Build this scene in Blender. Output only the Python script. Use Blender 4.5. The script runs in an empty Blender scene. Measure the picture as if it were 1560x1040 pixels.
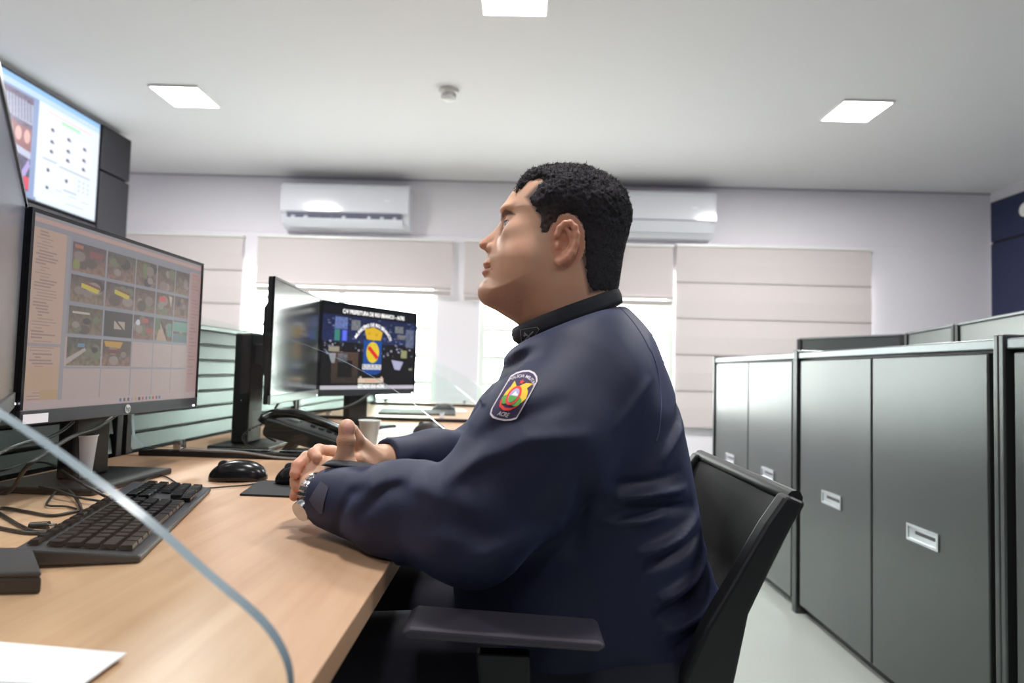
import bpy, bmesh, math, random
import numpy as np
from mathutils import Vector, Matrix
from mathutils.bvhtree import BVHTree

SC = bpy.context.scene
COL = SC.collection
rng = random.Random(7)
R = math.radians

# ------------------------------------------------------------------ camera
W_, H_, F_ = 1560.0, 1040.0, 960.0
EYE = np.array([0.0, 0.0, 0.98])
_yc = np.array([8.0, -46.0, -F_]); _yc /= np.linalg.norm(_yc)
_zc = np.array([math.sin(0.027), math.cos(0.027), 0.0]); _zc -= _yc * _zc.dot(_yc); _zc /= np.linalg.norm(_zc)
_xc = np.cross(_yc, _zc)
ROT = np.array([_xc, _yc, _zc])          # camera vector -> world vector
cam_data = bpy.data.cameras.new('camera')
cam = bpy.data.objects.new('camera', cam_data); COL.objects.link(cam)
cam_data.sensor_width = 36.0; cam_data.lens = 36.0 * F_ / W_
cam_data.clip_start = 0.02; cam_data.clip_end = 200
M4 = Matrix.Identity(4)
for i in range(3):
    for j in range(3): M4[i][j] = ROT[i, j]
M4.translation = Vector(EYE)
cam.matrix_world = M4
cam_data.dof.use_dof = True
cam_data.dof.focus_distance = 0.98
cam_data.dof.aperture_fstop = 4.0
SC.camera = cam

def P(px, py, Y=None, X=None, Z=None):
    """world point seen at photo pixel (px, py) on a plane of constant Y, X or Z"""
    d = ROT @ np.array([px - W_/2, H_/2 - py, -F_])
    if Y is not None: t = (Y - EYE[1]) / d[1]
    elif X is not None: t = (X - EYE[0]) / d[0]
    else: t = (Z - EYE[2]) / d[2]
    return EYE + t * d

# ------------------------------------------------------------------ light and exposure
SC.view_settings.view_transform = 'Standard'
SC.view_settings.look = 'None'
SC.view_settings.gamma = 1.0
SC.view_settings.use_curve_mapping = False
SC.view_settings.exposure = 1.0
world = bpy.data.worlds.new('daylight'); SC.world = world
world.use_nodes = True
bg = world.node_tree.nodes['Background']
bg.inputs['Color'].default_value = (0.98, 1.0, 0.99, 1)
bg.inputs['Strength'].default_value = 6.0
LAMP_W = 15.0

def srgb(r, g, b):
    f = lambda c: (c/255/12.92) if c/255 <= 0.04045 else ((c/255 + 0.055)/1.055)**2.4
    return (f(r), f(g), f(b))

# ------------------------------------------------------------------ materials
MATS = {}
def mat(name, col, rough=0.5, metal=0.0, noise=0.04, nscale=40.0, bump=0.0, bscale=200.0, spec=0.5, emit=None, estr=0.0, coat=0.0, trans=0.0, stretch=None, sheen=0.0):
    m = bpy.data.materials.new(name); m.use_nodes = True
    nt = m.node_tree; N = nt.nodes; L = nt.links
    b = N['Principled BSDF']
    c = srgb(*col)
    b.inputs['Roughness'].default_value = rough
    b.inputs['Metallic'].default_value = metal
    b.inputs['Specular IOR Level'].default_value = spec
    b.inputs['Coat Weight'].default_value = coat
    b.inputs['Sheen Weight'].default_value = sheen
    b.inputs['Transmission Weight'].default_value = trans
    tc = N.new('ShaderNodeTexCoord'); mp = N.new('ShaderNodeMapping')
    L.new(tc.outputs['Object'], mp.inputs['Vector'])
    if stretch: mp.inputs['Scale'].default_value = stretch
    nz = N.new('ShaderNodeTexNoise'); nz.inputs['Scale'].default_value = nscale; nz.inputs['Detail'].default_value = 4
    L.new(mp.outputs['Vector'], nz.inputs['Vector'])
    mx = N.new('ShaderNodeMix'); mx.data_type = 'RGBA'
    mx.inputs['A'].default_value = (*[x*(1-noise) for x in c], 1)
    mx.inputs['B'].default_value = (*[min(1, x*(1+noise)) for x in c], 1)
    L.new(nz.outputs['Fac'], mx.inputs['Factor'])
    L.new(mx.outputs['Result'], b.inputs['Base Color'])
    if bump:
        n2 = N.new('ShaderNodeTexNoise'); n2.inputs['Scale'].default_value = bscale
        L.new(mp.outputs['Vector'], n2.inputs['Vector'])
        bp = N.new('ShaderNodeBump'); bp.inputs['Strength'].default_value = bump; bp.inputs['Distance'].default_value = 0.002
        L.new(n2.outputs['Fac'], bp.inputs['Height']); L.new(bp.outputs['Normal'], b.inputs['Normal'])
    if emit:
        b.inputs['Emission Color'].default_value = (*srgb(*emit), 1); b.inputs['Emission Strength'].default_value = estr
    MATS[name] = m
    return m

def vcol_mat(name, rough=0.5, emission=0.0, spec=0.5, coat=0.0, sss=0.0, bump=0.0, bscale=600, base_dark=False):
    m = bpy.data.materials.new(name); m.use_nodes = True
    nt = m.node_tree; N = nt.nodes; L = nt.links; b = N['Principled BSDF']
    a = N.new('ShaderNodeAttribute'); a.attribute_name = 'Col'
    b.inputs['Roughness'].default_value = rough; b.inputs['Specular IOR Level'].default_value = spec
    b.inputs['Coat Weight'].default_value = coat
    if emission > 0:
        b.inputs['Base Color'].default_value = (0.01, 0.01, 0.01, 1)
        L.new(a.outputs['Color'], b.inputs['Emission Color']); b.inputs['Emission Strength'].default_value = emission
    else:
        L.new(a.outputs['Color'], b.inputs['Base Color'])
    if sss:
        b.inputs['Subsurface Weight'].default_value = sss; b.inputs['Subsurface Radius'].default_value = (0.006, 0.002, 0.001)
        b.inputs['Subsurface Scale'].default_value = 1.0
    if bump:
        tc = N.new('ShaderNodeTexCoord'); n2 = N.new('ShaderNodeTexNoise'); n2.inputs['Scale'].default_value = bscale
        L.new(tc.outputs['Object'], n2.inputs['Vector'])
        bp = N.new('ShaderNodeBump'); bp.inputs['Strength'].default_value = bump; bp.inputs['Distance'].default_value = 0.001
        L.new(n2.outputs['Fac'], bp.inputs['Height']); L.new(bp.outputs['Normal'], b.inputs['Normal'])
    return m

def glass_mat(name, tint=(0.97, 1.0, 0.985), rough=0.0, boost=1.0):
    m = bpy.data.materials.new(name); m.use_nodes = True
    nt = m.node_tree; N = nt.nodes; L = nt.links
    for n in list(N):
        if n.type == 'BSDF_PRINCIPLED': N.remove(n)
    out = N['Material Output']
    tr = N.new('ShaderNodeBsdfTransparent'); tr.inputs['Color'].default_value = (*tint, 1)
    gl = N.new('ShaderNodeBsdfGlossy'); gl.inputs['Roughness'].default_value = rough
    fr = N.new('ShaderNodeFresnel'); fr.inputs['IOR'].default_value = 1.5
    mu = N.new('ShaderNodeMath'); mu.operation = 'MULTIPLY'; mu.inputs[1].default_value = boost; mu.use_clamp = True
    geo = N.new('ShaderNodeNewGeometry'); nf = N.new('ShaderNodeMath'); nf.operation = 'SUBTRACT'; nf.inputs[0].default_value = 1
    L.new(geo.outputs['Backfacing'], nf.inputs[1])
    m2 = N.new('ShaderNodeMath'); m2.operation = 'MULTIPLY'
    L.new(fr.outputs['Fac'], mu.inputs[0]); L.new(mu.outputs[0], m2.inputs[0]); L.new(nf.outputs[0], m2.inputs[1])
    mx = N.new('ShaderNodeMixShader')
    L.new(m2.outputs[0], mx.inputs['Fac']); L.new(tr.outputs[0], mx.inputs[1]); L.new(gl.outputs[0], mx.inputs[2])
    L.new(mx.outputs[0], out.inputs['Surface'])
    return m

def wood_mat():
    m = mat('oak_laminate', (212, 172, 134), rough=0.38, noise=0.0, spec=0.4)
    nt = m.node_tree; N = nt.nodes; L = nt.links; b = N['Principled BSDF']
    tc = N.new('ShaderNodeTexCoord'); mp = N.new('ShaderNodeMapping'); mp.inputs['Scale'].default_value = (22, 1.6, 22)
    mp.inputs['Rotation'].default_value = (0, 0, 0.0)
    L.new(tc.outputs['Object'], mp.inputs['Vector'])
    n1 = N.new('ShaderNodeTexNoise'); n1.inputs['Scale'].default_value = 1.0; n1.inputs['Detail'].default_value = 5; n1.inputs['Distortion'].default_value = 0.6
    n2 = N.new('ShaderNodeTexNoise'); n2.inputs['Scale'].default_value = 4.0; n2.inputs['Detail'].default_value = 6
    L.new(mp.outputs[0], n1.inputs['Vector']); L.new(mp.outputs[0], n2.inputs['Vector'])
    ad = N.new('ShaderNodeMath'); ad.operation = 'MULTIPLY_ADD'; ad.inputs[1].default_value = 0.35
    L.new(n2.outputs['Fac'], ad.inputs[0]); L.new(n1.outputs['Fac'], ad.inputs[2])
    cr = N.new('ShaderNodeValToRGB')
    cr.color_ramp.elements[0].position = 0.45; cr.color_ramp.elements[0].color = (*srgb(180, 142, 112), 1)
    cr.color_ramp.elements[1].position = 0.9; cr.color_ramp.elements[1].color = (*srgb(200, 165, 136), 1)
    L.new(ad.outputs[0], cr.inputs['Fac']); L.new(cr.outputs['Color'], b.inputs['Base Color'])
    return m

WALLM = mat('painted_wall', (232, 229, 236), rough=0.8, noise=0.015, nscale=3)
CEILM = mat('painted_ceiling', (226, 224, 226), rough=0.85, noise=0.012, nscale=2)
FLOORM = mat('polished_concrete', (176, 182, 177), rough=0.35, noise=0.08, nscale=2.5)
WOOD = wood_mat()
BLACK = mat('black_plastic', (20, 21, 24), rough=0.42, noise=0.1)
BLACKG = mat('satin_black_plastic', (20, 20, 23), rough=0.22, noise=0.05)
BLACKM = mat('black_metal', (30, 31, 34), rough=0.4, metal=0.4, noise=0.06)
DGREY = mat('dark_grey_plastic', (52, 54, 60), rough=0.4, noise=0.05)
SILVER = mat('brushed_silver', (200, 205, 208), rough=0.25, metal=0.9, noise=0.05)
CHROME = mat('polished_steel', (205, 208, 214), rough=0.12, metal=1.0, noise=0.03)
CABM = mat('grey_cabinet_steel', (92, 95, 95), rough=0.31, metal=0.85, noise=0.03, nscale=8)
CABR = mat('grey_cabinet_rail', (120, 126, 128), rough=0.3, metal=0.6, noise=0.03)
CABD = mat('cabinet_gap_black', (22, 23, 26), rough=0.5)
SLATM = mat('grey_slat_metal', (84, 91, 91), rough=0.32, metal=0.55, noise=0.05)
BLIND = blind_mat = mat('linen_blind', (212, 204, 204), rough=0.9, noise=0.03, nscale=500, stretch=(1, 1, 3))
def make_translucent(m, f):
    nt = m.node_tree; b = nt.nodes['Principled BSDF']; out = nt.nodes['Material Output']
    t = nt.nodes.new('ShaderNodeBsdfTranslucent'); t.inputs['Color'].default_value = (*srgb(236, 226, 222), 1)
    x = nt.nodes.new('ShaderNodeMixShader'); x.inputs['Fac'].default_value = f
    nt.links.new(b.outputs[0], x.inputs[1]); nt.links.new(t.outputs[0], x.inputs[2]); nt.links.new(x.outputs[0], out.inputs['Surface'])
make_translucent(BLIND, .05)
FOLD = mat('linen_fold', (196, 188, 186), rough=.9, noise=.03, nscale=500)
ACM = mat('white_gloss_plastic', (226, 228, 236), rough=0.11, noise=0.01)
ACD = mat('grey_louvre_plastic', (120, 122, 140), rough=0.4)
WHITEP = mat('white_plastic', (232, 232, 230), rough=0.35, noise=0.01)
ALU = mat('white_window_frame', (230, 236, 228), rough=0.5, noise=0.02)
LAMPM = mat('lit_diffuser', (255, 255, 255), rough=0.5, emit=(255, 253, 250), estr=6.0)
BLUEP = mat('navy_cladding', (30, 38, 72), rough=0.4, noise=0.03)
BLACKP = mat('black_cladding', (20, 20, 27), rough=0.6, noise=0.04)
PAPER = mat('white_paper', (232, 232, 240), rough=0.8, noise=0.01)
CUPM = mat('translucent_cup_plastic', (226, 228, 232), rough=0.35, noise=0.03)
GLASS = glass_mat('clear_glass')
WGLASS = glass_mat('window_glass', tint=(0.98, 1.0, 0.985))
GEDGE = mat('glass_edge', (120, 136, 146), rough=0.15, noise=0.05, coat=0.4)
CABLE = mat('cable_rubber', (28, 28, 30), rough=0.45)
CABLEG = mat('grey_cable_rubber', (120, 118, 116), rough=0.45)
FABRIC = mat('jacket_cloth', (21, 26, 54), rough=0.62, noise=0.08, nscale=700, bump=0.15, bscale=1400, spec=0.35, sheen=0.10)
FABRIC.node_tree.nodes['Principled BSDF'].inputs['Sheen Tint'].default_value = (.35, .48, 1, 1)
FABRICD = mat('jacket_trim_cloth', (23, 27, 38), rough=0.75, noise=0.12, nscale=500, bump=0.3, bscale=900)
TROUS = mat('trouser_cloth', (22, 25, 42), rough=0.75, noise=0.1, nscale=400)
MESHF = mat('black_mesh_fabric', (10, 12, 13), rough=0.6, noise=0.25, nscale=900, bump=0.6, bscale=1200)
SHOE = mat('black_leather', (18, 18, 20), rough=0.35)

# ------------------------------------------------------------------ objects
def tag(o, label=None, cat=None, group=None, kind=None):
    if label: o['label'] = label
    if cat: o['category'] = cat
    if group: o['group'] = group
    if kind: o['kind'] = kind
    return o

def thing(name, loc, label, cat, group=None, rz=0.0):
    o = bpy.data.objects.new(name, None); COL.objects.link(o)
    o.empty_display_size = 0.05
    o.location = tuple(loc); o.rotation_euler = (0, 0, rz)
    return tag(o, label, cat, group)

class MB:
    def __init__(s): s.v = []; s.f = []; s.sm = []
    def add(s, vs, fs, smooth=False):
        n = len(s.v); s.v += [tuple(map(float, v)) for v in vs]; s.f += [tuple(i+n for i in f) for f in fs]; s.sm += [smooth]*len(fs); return s
    def box(s, c, d, rot=None):
        x, y, z = d[0]/2, d[1]/2, d[2]/2
        vs = [Vector(p) for p in ((-x,-y,-z),(x,-y,-z),(x,y,-z),(-x,y,-z),(-x,-y,z),(x,-y,z),(x,y,z),(-x,y,z))]
        if rot is not None: vs = [rot @ v for v in vs]
        vs = [v + Vector(c) for v in vs]
        return s.add(vs, [(0,3,2,1),(4,5,6,7),(0,1,5,4),(1,2,6,5),(2,3,7,6),(3,0,4,7)])
    def span(s, a, b):
        a = np.array(a, float); b = np.array(b, float)
        return s.box((a+b)/2, np.abs(b-a))
    def prism(s, pts, off, smooth=False):
        """polygon pts (3d) extruded by vector off"""
        n = len(pts); o = np.array(off, float)
        vs = [np.array(p, float) for p in pts] + [np.array(p, float)+o for p in pts]
        fs = [tuple(range(n))[::-1], tuple(range(n, 2*n))] + [(i, (i+1) % n, n+(i+1) % n, n+i) for i in range(n)]
        return s.add(vs, fs, smooth)
    def cyl(s, a, b, r, r2=None, n=24, cap=True, smooth=True):
        a = Vector(a); b = Vector(b); r2 = r if r2 is None else r2
        ax = (b-a).normalized(); u = ax.orthogonal().normalized(); w = ax.cross(u)
        vs = []
        for (c, rr) in ((a, r), (b, r2)):
            for i in range(n):
                t = 2*math.pi*i/n; vs.append(c + (u*math.cos(t)+w*math.sin(t))*rr)
        s.add(vs, [(i, (i+1) % n, n+(i+1) % n, n+i) for i in range(n)], smooth)
        if cap:
            s.add(vs[:n], [tuple(range(n))[::-1]]); s.add(vs[n:], [tuple(range(n))])
        return s
    def tube(s, pts, r, n=8, closed=False, rad=None):
        pts = [Vector(p) for p in pts]; m = len(pts); base = len(s.v); vs = []
        up = Vector((0, 0, 1)); prev = None
        for i, p in enumerate(pts):
            if closed: t = pts[(i+1) % m] - pts[i-1]
            else: t = pts[min(i+1, m-1)] - pts[max(i-1, 0)]
            t.normalize()
            if prev is None: u = t.orthogonal().normalized()
            else:
                u = prev - t*prev.dot(t)
                u = u.normalized() if u.length > 1e-6 else t.orthogonal().normalized()
            prev = u; w = t.cross(u); rr = rad[i] if rad else r
            for k in range(n):
                a = 2*math.pi*k/n; vs.append(p + (u*math.cos(a)+w*math.sin(a))*rr)
        fs = []
        for i in range(m if closed else m-1):
            for k in range(n):
                a = i*n+k; b = i*n+(k+1) % n; c = ((i+1) % m)*n+(k+1) % n; d = ((i+1) % m)*n+k
                fs.append((a, b, c, d))
        s.add(vs, fs, True)
        if not closed:
            s.add(vs[:n], [tuple(range(n))[::-1]]); s.add(vs[-n:], [tuple(range(n))])
        return s
    def lathe(s, prof, c=(0, 0, 0), n=32, closed=False):
        vs = []
        for (r, z) in prof:
            for k in range(n):
                a = 2*math.pi*k/n; vs.append((c[0]+r*math.cos(a), c[1]+r*math.sin(a), c[2]+z))
        m = len(prof); fs = []
        for i in range(m if closed else m-1):
            for k in range(n):
                fs.append((i*n+k, i*n+(k+1) % n, ((i+1) % m)*n+(k+1) % n, ((i+1) % m)*n+k))
        return s.add(vs, fs, True)
    def shift(s, d):
        s.v = [(v[0]-d[0], v[1]-d[1], v[2]-d[2]) for v in s.v]; return s
    def xf(s, m):
        s.v = [tuple(m @ Vector(v)) for v in s.v]; return s

def build(name, mb, m, parent=None, world_base=None, bevel=0.0, seg=2, smooth=None, fix=True):
    """mb in parent's local coordinates (world_base: subtract this point first)"""
    if world_base is not None: mb.shift(world_base)
    me = bpy.data.meshes.new(name)
    me.from_pydata(mb.v, [], mb.f); me.update()
    me.polygons.foreach_set('use_smooth', [bool(x) for x in mb.sm] if smooth is None else [smooth]*len(mb.f))
    if fix:
        bm = bmesh.new(); bm.from_mesh(me); bmesh.ops.recalc_face_normals(bm, faces=bm.faces); bm.to_mesh(me); bm.free()
    me.materials.append(m)
    o = bpy.data.objects.new(name, me); COL.objects.link(o)
    if parent is not None: o.parent = parent
    if bevel:
        b = o.modifiers.new('bevel', 'BEVEL'); b.width = bevel; b.segments = seg; b.limit_method = 'ANGLE'; b.angle_limit = R(40)
        b.harden_normals = False
    return o

def copy_tree(o, parent=None):
    c = o.copy(); COL.objects.link(c); c.parent = parent
    for ch in [x for x in COL.objects if x.parent == o]: copy_tree(ch, c)
    return c

def smooth_path(pts, n=8, closed=False):
    """Catmull-Rom through pts"""
    pts = [np.array(p, float) for p in pts]; out = []; m = len(pts)
    rngi = range(m) if closed else range(m-1)
    for i in rngi:
        if closed: p0, p1, p2, p3 = pts[i-1], pts[i], pts[(i+1) % m], pts[(i+2) % m]
        else: p0, p1, p2, p3 = pts[max(i-1, 0)], pts[i], pts[i+1], pts[min(i+2, m-1)]
        for k in range(n):
            t = k/n
            out.append(0.5*((2*p1)+(-p0+p2)*t+(2*p0-5*p1+4*p2-p3)*t*t+(-p0+3*p1-3*p2+p3)*t**3))
    if not closed: out.append(pts[-1])
    return out

def mesh_np(name, V, Fq, m, parent=None, cols=None, smooth=True):
    me = bpy.data.meshes.new(name)
    me.vertices.add(len(V)); me.vertices.foreach_set('co', np.asarray(V, np.float32).ravel())
    k = Fq.shape[1]
    me.loops.add(Fq.size); me.loops.foreach_set('vertex_index', np.asarray(Fq, np.int32).ravel())
    me.polygons.add(len(Fq)); me.polygons.foreach_set('loop_start', np.arange(0, Fq.size, k, dtype=np.int32))
    me.polygons.foreach_set('use_smooth', np.full(len(Fq), smooth))
    me.update(calc_edges=True); me.validate()
    if cols is not None:
        a = me.color_attributes.new('Col', 'FLOAT_COLOR', 'POINT')
        c = np.ones((len(V), 4), np.float32); c[:, :3] = cols; a.data.foreach_set('color', c.ravel())
    me.materials.append(m)
    o = bpy.data.objects.new(name, me); COL.objects.link(o)
    if parent is not None: o.parent = parent
    return o

# ------------------------------------------------------------------ painting on screens and patches (vertex colours on a fine grid)
def lin(c): return np.array(srgb(*c))
class Canvas:
    def __init__(s, w, h, bgc): s.w, s.h = w, h; s.a = np.zeros((h, w, 3)); s.a[:] = lin(bgc); s.yy, s.xx = np.mgrid[0:h, 0:w]
    def rect(s, x0, y0, x1, y1, c):           # fractions
        s.a[int(round(y0*s.h)):int(round(y1*s.h)), int(round(x0*s.w)):int(round(x1*s.w))] = lin(c)
    def ell(s, cx, cy, rx, ry, c):
        m = ((s.xx/s.w-cx)/rx)**2 + ((s.yy/s.h-cy)/ry)**2 < 1; s.a[m] = lin(c)
    def poly(s, pts, c):
        x = (s.xx+0.5)/s.w; y = (s.yy+0.5)/s.h; ins = np.zeros(x.shape, bool); n = len(pts)
        for i in range(n):
            x1, y1 = pts[i]; x2, y2 = pts[(i+1) % n]
            if y1 == y2: continue
            cnd = ((y1 > y) != (y2 > y)) & (x < (x2-x1)*(y-y1)/(y2-y1)+x1); ins ^= cnd
        s.a[ins] = lin(c)
    def grad(s, x0, y0, x1, y1, c0, c1, seed=0, amp=0.0):
        ys = slice(int(round(y0*s.h)), int(round(y1*s.h))); xs = slice(int(round(x0*s.w)), int(round(x1*s.w)))
        sub = s.a[ys, xs]; hh, ww = sub.shape[:2]
        t = np.linspace(0, 1, hh)[:, None, None]
        r = np.random.RandomState(seed); g = r.rand(hh//4+2, ww//4+2)
        yy = np.linspace(0, g.shape[0]-1.001, hh); xx = np.linspace(0, g.shape[1]-1.001, ww)
        iy = yy.astype(int); ix = xx.astype(int); fy = (yy-iy)[:, None]; fx = (xx-ix)[None]
        n = g[iy][:, ix]*(1-fy)*(1-fx)+g[iy+1][:, ix]*fy*(1-fx)+g[iy][:, ix+1]*(1-fy)*fx+g[iy+1][:, ix+1]*fy*fx
        s.a[ys, xs] = (lin(c0)*(1-t)+lin(c1)*t)*(1+amp*(n[:, :, None]-0.5))

def screen_mesh(name, cv, w, h, m, parent, y=0.0, x0=None, z0=0.0):
    """grid in local XZ plane, centre x=0, bottom at z0; canvas row 0 on top"""
    X = np.linspace(-w/2, w/2, cv.w); Z = np.linspace(h, 0, cv.h)+z0
    gx, gz = np.meshgrid(X, Z); V = np.stack([gx, np.full_like(gx, y), gz], -1).reshape(-1, 3)
    idx = np.arange(cv.w*cv.h).reshape(cv.h, cv.w)
    Fq = np.stack([idx[:-1, :-1], idx[1:, :-1], idx[1:, 1:], idx[:-1, 1:]], -1).reshape(-1, 4)
    return mesh_np(name, V, Fq, m, parent, cv.a.reshape(-1, 3), smooth=False)

def text_mb(txt, size, align='CENTER', arc=None, extrude=0.0, bold=0.0):
    """text as a flat MB in XY (x right, y up); arc=(radius, centre_y) bends it round a circle"""
    cu = bpy.data.curves.new('lettering', 'FONT'); cu.body = txt; cu.size = size; cu.align_x = align; cu.resolution_u = 2
    cu.offset = bold
    ob = bpy.data.objects.new('lettering', cu); COL.objects.link(ob)
    dg = bpy.context.evaluated_depsgraph_get(); dg.update()
    me = bpy.data.meshes.new_from_object(ob.evaluated_get(dg))
    vs = [tuple(v.co) for v in me.vertices]; fs = [tuple(p.vertices) for p in me.polygons]
    bpy.data.objects.remove(ob); bpy.data.curves.remove(cu); bpy.data.meshes.remove(me)
    if arc:
        rad = arc
        out = []
        for (x, y, z) in vs:
            a = x/rad; rr = rad+y; out.append((rr*math.sin(a), rr*math.cos(a)-rad, 0))
        vs = out
    b = MB(); b.add(vs, fs); return b

# ================================================================== THE ROOM
D = 5.65; CEIL = 2.70; XR = 4.22; XL = -4.2; YB = -2.6
def structure(name, mb, m, **k):
    o = build(name, mb, m, **k); tag(o, kind='structure'); return o
structure('floor', MB().span((XL-.1, YB-.1, -.1), (XR+.1, D+.1, 0)), FLOORM)
structure('ceiling', MB().span((XL-.1, YB-.1, CEIL), (XR+.1, D+.1, CEIL+.1)), CEILM)
structure('wall_left', MB().span((XL-.1, YB, 0), (XL, D, CEIL)).span((XL, 1.0, 0), (-3.06, 4.70, CEIL)), WALLM)
structure('wall_right', MB().span((XR, YB, 0), (XR+.1, D, CEIL)), WALLM)
structure('wall_back', MB().span((XL, YB-.1, 0), (XR, YB, CEIL)), BLUEP)  # out of view; made dark navy to cut fill light on the man
ZS, ZT = 0.66, 1.93
wx = [(-3.72, -2.62), (-2.50, -0.735), (-0.352, 1.40), (1.47, 3.14)]
mb = MB(); mb.span((XL, D, 0), (XR, D+.16, ZS)).span((XL, D, ZT), (XR, D+.16, CEIL))
xs = [XL] + [v for p in wx for v in p] + [XR]
for i in range(0, len(xs), 2): mb.span((xs[i], D, ZS), (xs[i+1], D+.16, ZT))
structure('wall_far', mb, WALLM)
# shallow plaster groove along the ceiling and a faint joint at blind height
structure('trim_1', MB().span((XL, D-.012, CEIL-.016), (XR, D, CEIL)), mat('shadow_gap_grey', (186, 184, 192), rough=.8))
structure('trim_2', MB().span((XL, D-.006, 2.19), (XR, D, 2.196)), WALLM)
for i, (a, b) in enumerate(wx):
    w = MB()
    w.span((a, D+.05, ZS+.05), (a+.05, D+.11, ZT-.05)).span((b-.05, D+.05, ZS+.05), (b, D+.11, ZT-.05)).span((a, D+.05, ZS), (b, D+.11, ZS+.05)).span((a, D+.05, ZT-.05), (b, D+.11, ZT))
    m_ = (a+b)/2; w.span((m_-.03, D+.055, ZS+.05), (m_+.03, D+.105, ZT-.05))
    fr = structure('window_%d' % (i+1), w, ALU)
    bars = MB()
    for z in (0.86, 1.10, 1.35, 1.60): bars.span((a+.05, D+.060, z-.019), (m_-.03, D+.072, z+.019)).span((m_+.03, D+.060, z-.019), (b-.05, D+.072, z+.019))
    build('shutter_bar', bars, ALU, fr)
    build('pane', MB().span((a+.05, D+.075, ZS+.05), (b-.05, D+.081, ZT-.05)), WGLASS, fr)
    sill = build('window_sill', MB().span((a-.02, D-.03, ZS-.025), (b+.02, D+.05, ZS)), WALLM, fr)

# ceiling luminaires: flat square panels on a grid (the ones behind the camera light the room too)
lamp0 = None
Lc = [(P(283, 146, Z=CEIL), 'square ceiling light at the left, lit, above the wall display'),
      (P(1304, 168, Z=CEIL), 'square ceiling light at the right, lit, above the grey cabinets'),
      (P(784, -8, Z=CEIL), 'square ceiling light cut by the top edge of the picture')]
for x in (-2.13, 0.0, 2.13):
    for y in (1.0, -1.2): Lc.append((np.array([x, y, CEIL]), 'square ceiling light %s the camera, %s' % ('just above' if y > 0 else 'behind', {-2.13: 'over the wall display side', 0.0: 'over the desks', 2.13: 'over the cabinet side'}[x])))
for li, (c, lab) in enumerate(Lc):
    t = thing('ceiling_light', (c[0], c[1], CEIL), lab, 'ceiling light', 'square ceiling lights')
    s = .148
    fr = MB()
    for (a, b) in (((-s-.008, -s-.008), (s+.008, -s)), ((-s-.008, s), (s+.008, s+.008)), ((-s-.008, -s), (-s, s)), ((s, -s), (s+.008, s))):
        fr.span((a[0], a[1], -.012), (b[0], b[1], .0))
    build('frame', fr, WHITEP, t)
    build('diffuser', MB().span((-s, -s, -.009), (s, s, -.001)), LAMPM, t)
    ld = bpy.data.lights.new('panel_light', 'AREA'); ld.shape = 'SQUARE'; ld.size = .29; ld.energy = LAMP_W*(2.0 if li < 2 else (1.0 if li == 2 else (.9 if c[1] > 0 else .35))); ld.color = (1, .985, .96)
    lo = bpy.data.objects.new('panel_light', ld); COL.objects.link(lo); lo.parent = t; lo.location = (0, 0, -.015)

# smoke detector
c = P(684, 138, Z=CEIL)
t = thing('smoke_detector', (c[0], c[1], CEIL), 'round white smoke detector on the ceiling above the man', 'smoke detector')
build('base', MB().lathe([(0, 0), (.062, 0), (.062, -.014), (.052, -.022), (0, -.022)]), WHITEP, t)
build('sensor_head', MB().lathe([(.046, -.02), (.046, -.030), (.040, -.031), (.040, -.036), (.046, -.037), (.044, -.052), (.030, -.064), (0, -.066)]), WHITEP, t)
v = MB()
for k in range(16):
    a = k*math.pi/8; v.box((.043*math.cos(a), .043*math.sin(a), -.0335), (.004, .004, .006))
build('vent_ring', v, ACD, t)

# roman blinds
def blind(x0, x1, z1, z0, y, folds, label, gathered):
    t = thing('roman_blind', ((x0+x1)/2, y, z1), label, 'blind', 'cream roman blinds on the window wall')
    h = z1-z0; hw = (x1-x0)/2; m = MB()
    if gathered:
        m.add([(-hw, 0, 0), (hw, 0, 0), (hw, -.012, -h+.05), (-hw, -.012, -h+.05)], [(0, 1, 2, 3)])
        m.add([(-hw, .012, 0), (hw, .012, 0), (hw, .0, -h+.05), (-hw, .0, -h+.05)], [(0, 3, 2, 1)])
        b = build('blind_cloth', m, BLIND, t)
        f = MB()
        for k, (dz, dy, th) in enumerate(((.052, -.030, .030), (.018, -.024, .026), (-.004, -.012, .022))):
            f.box((0, dy, -h+dz-.014), (2*hw-.006*k, .026-.004*k, th))
        build('gathered_fold', f, FOLD, t, bevel=.008, seg=3)
    else:
        n = folds; s = h/n; vs = []; fs = []
        for k in range(n):
            za = -k*s; zb = -(k+1)*s
            q = len(vs); vs += [(-hw, 0, za), (hw, 0, za), (hw, -.010, (za+zb)/2), (-hw, -.010, (za+zb)/2), (hw, -.002, zb), (-hw, -.002, zb)]
            fs += [(q, q+1, q+2, q+3), (q+3, q+2, q+4, q+5)]
        vs += [(-hw, .01, 0), (hw, .01, 0), (hw, .01, -h), (-hw, .01, -h)]; q = len(vs)-4; fs += [(q, q+3, q+2, q+1)]
        m.add(vs, fs); build('blind_cloth', m, BLIND, t)
        r = MB()
        for k in range(1, n+1): r.span((-hw-.001, -.009, -k*s-.003), (hw+.001, .004, -k*s+.003))
        build('batten', r, mat('blind_batten', (170, 163, 163), rough=.8) if 'blind_batten' not in MATS else MATS['blind_batten'], t)
    build('head_rail', MB().span((-hw-.004, -.014, -.001), (hw+.004, .03, .022)), WHITEP, t)
YW = D-.05
def px_at(px, py, Y): return P(px, py, Y=Y)
b1 = px_at(120, 355, YW); b1r = px_at(371, 361, YW)
blind(b1[0], b1r[0], b1r[2], .62, YW, 5, 'flat lowered cream blind at the far left, behind the large monitor', False)
a = px_at(393, 363, YW); b = px_at(690, 370, YW); c = px_at(540, 442, YW)
blind(a[0], b[0], b[2]+.01, c[2], YW, 1, 'short raised cream blind under the open air conditioner', True)
a = px_at(709, 370, YW); b = px_at(1026, 378, YW); c = px_at(980, 460, YW)
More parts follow.
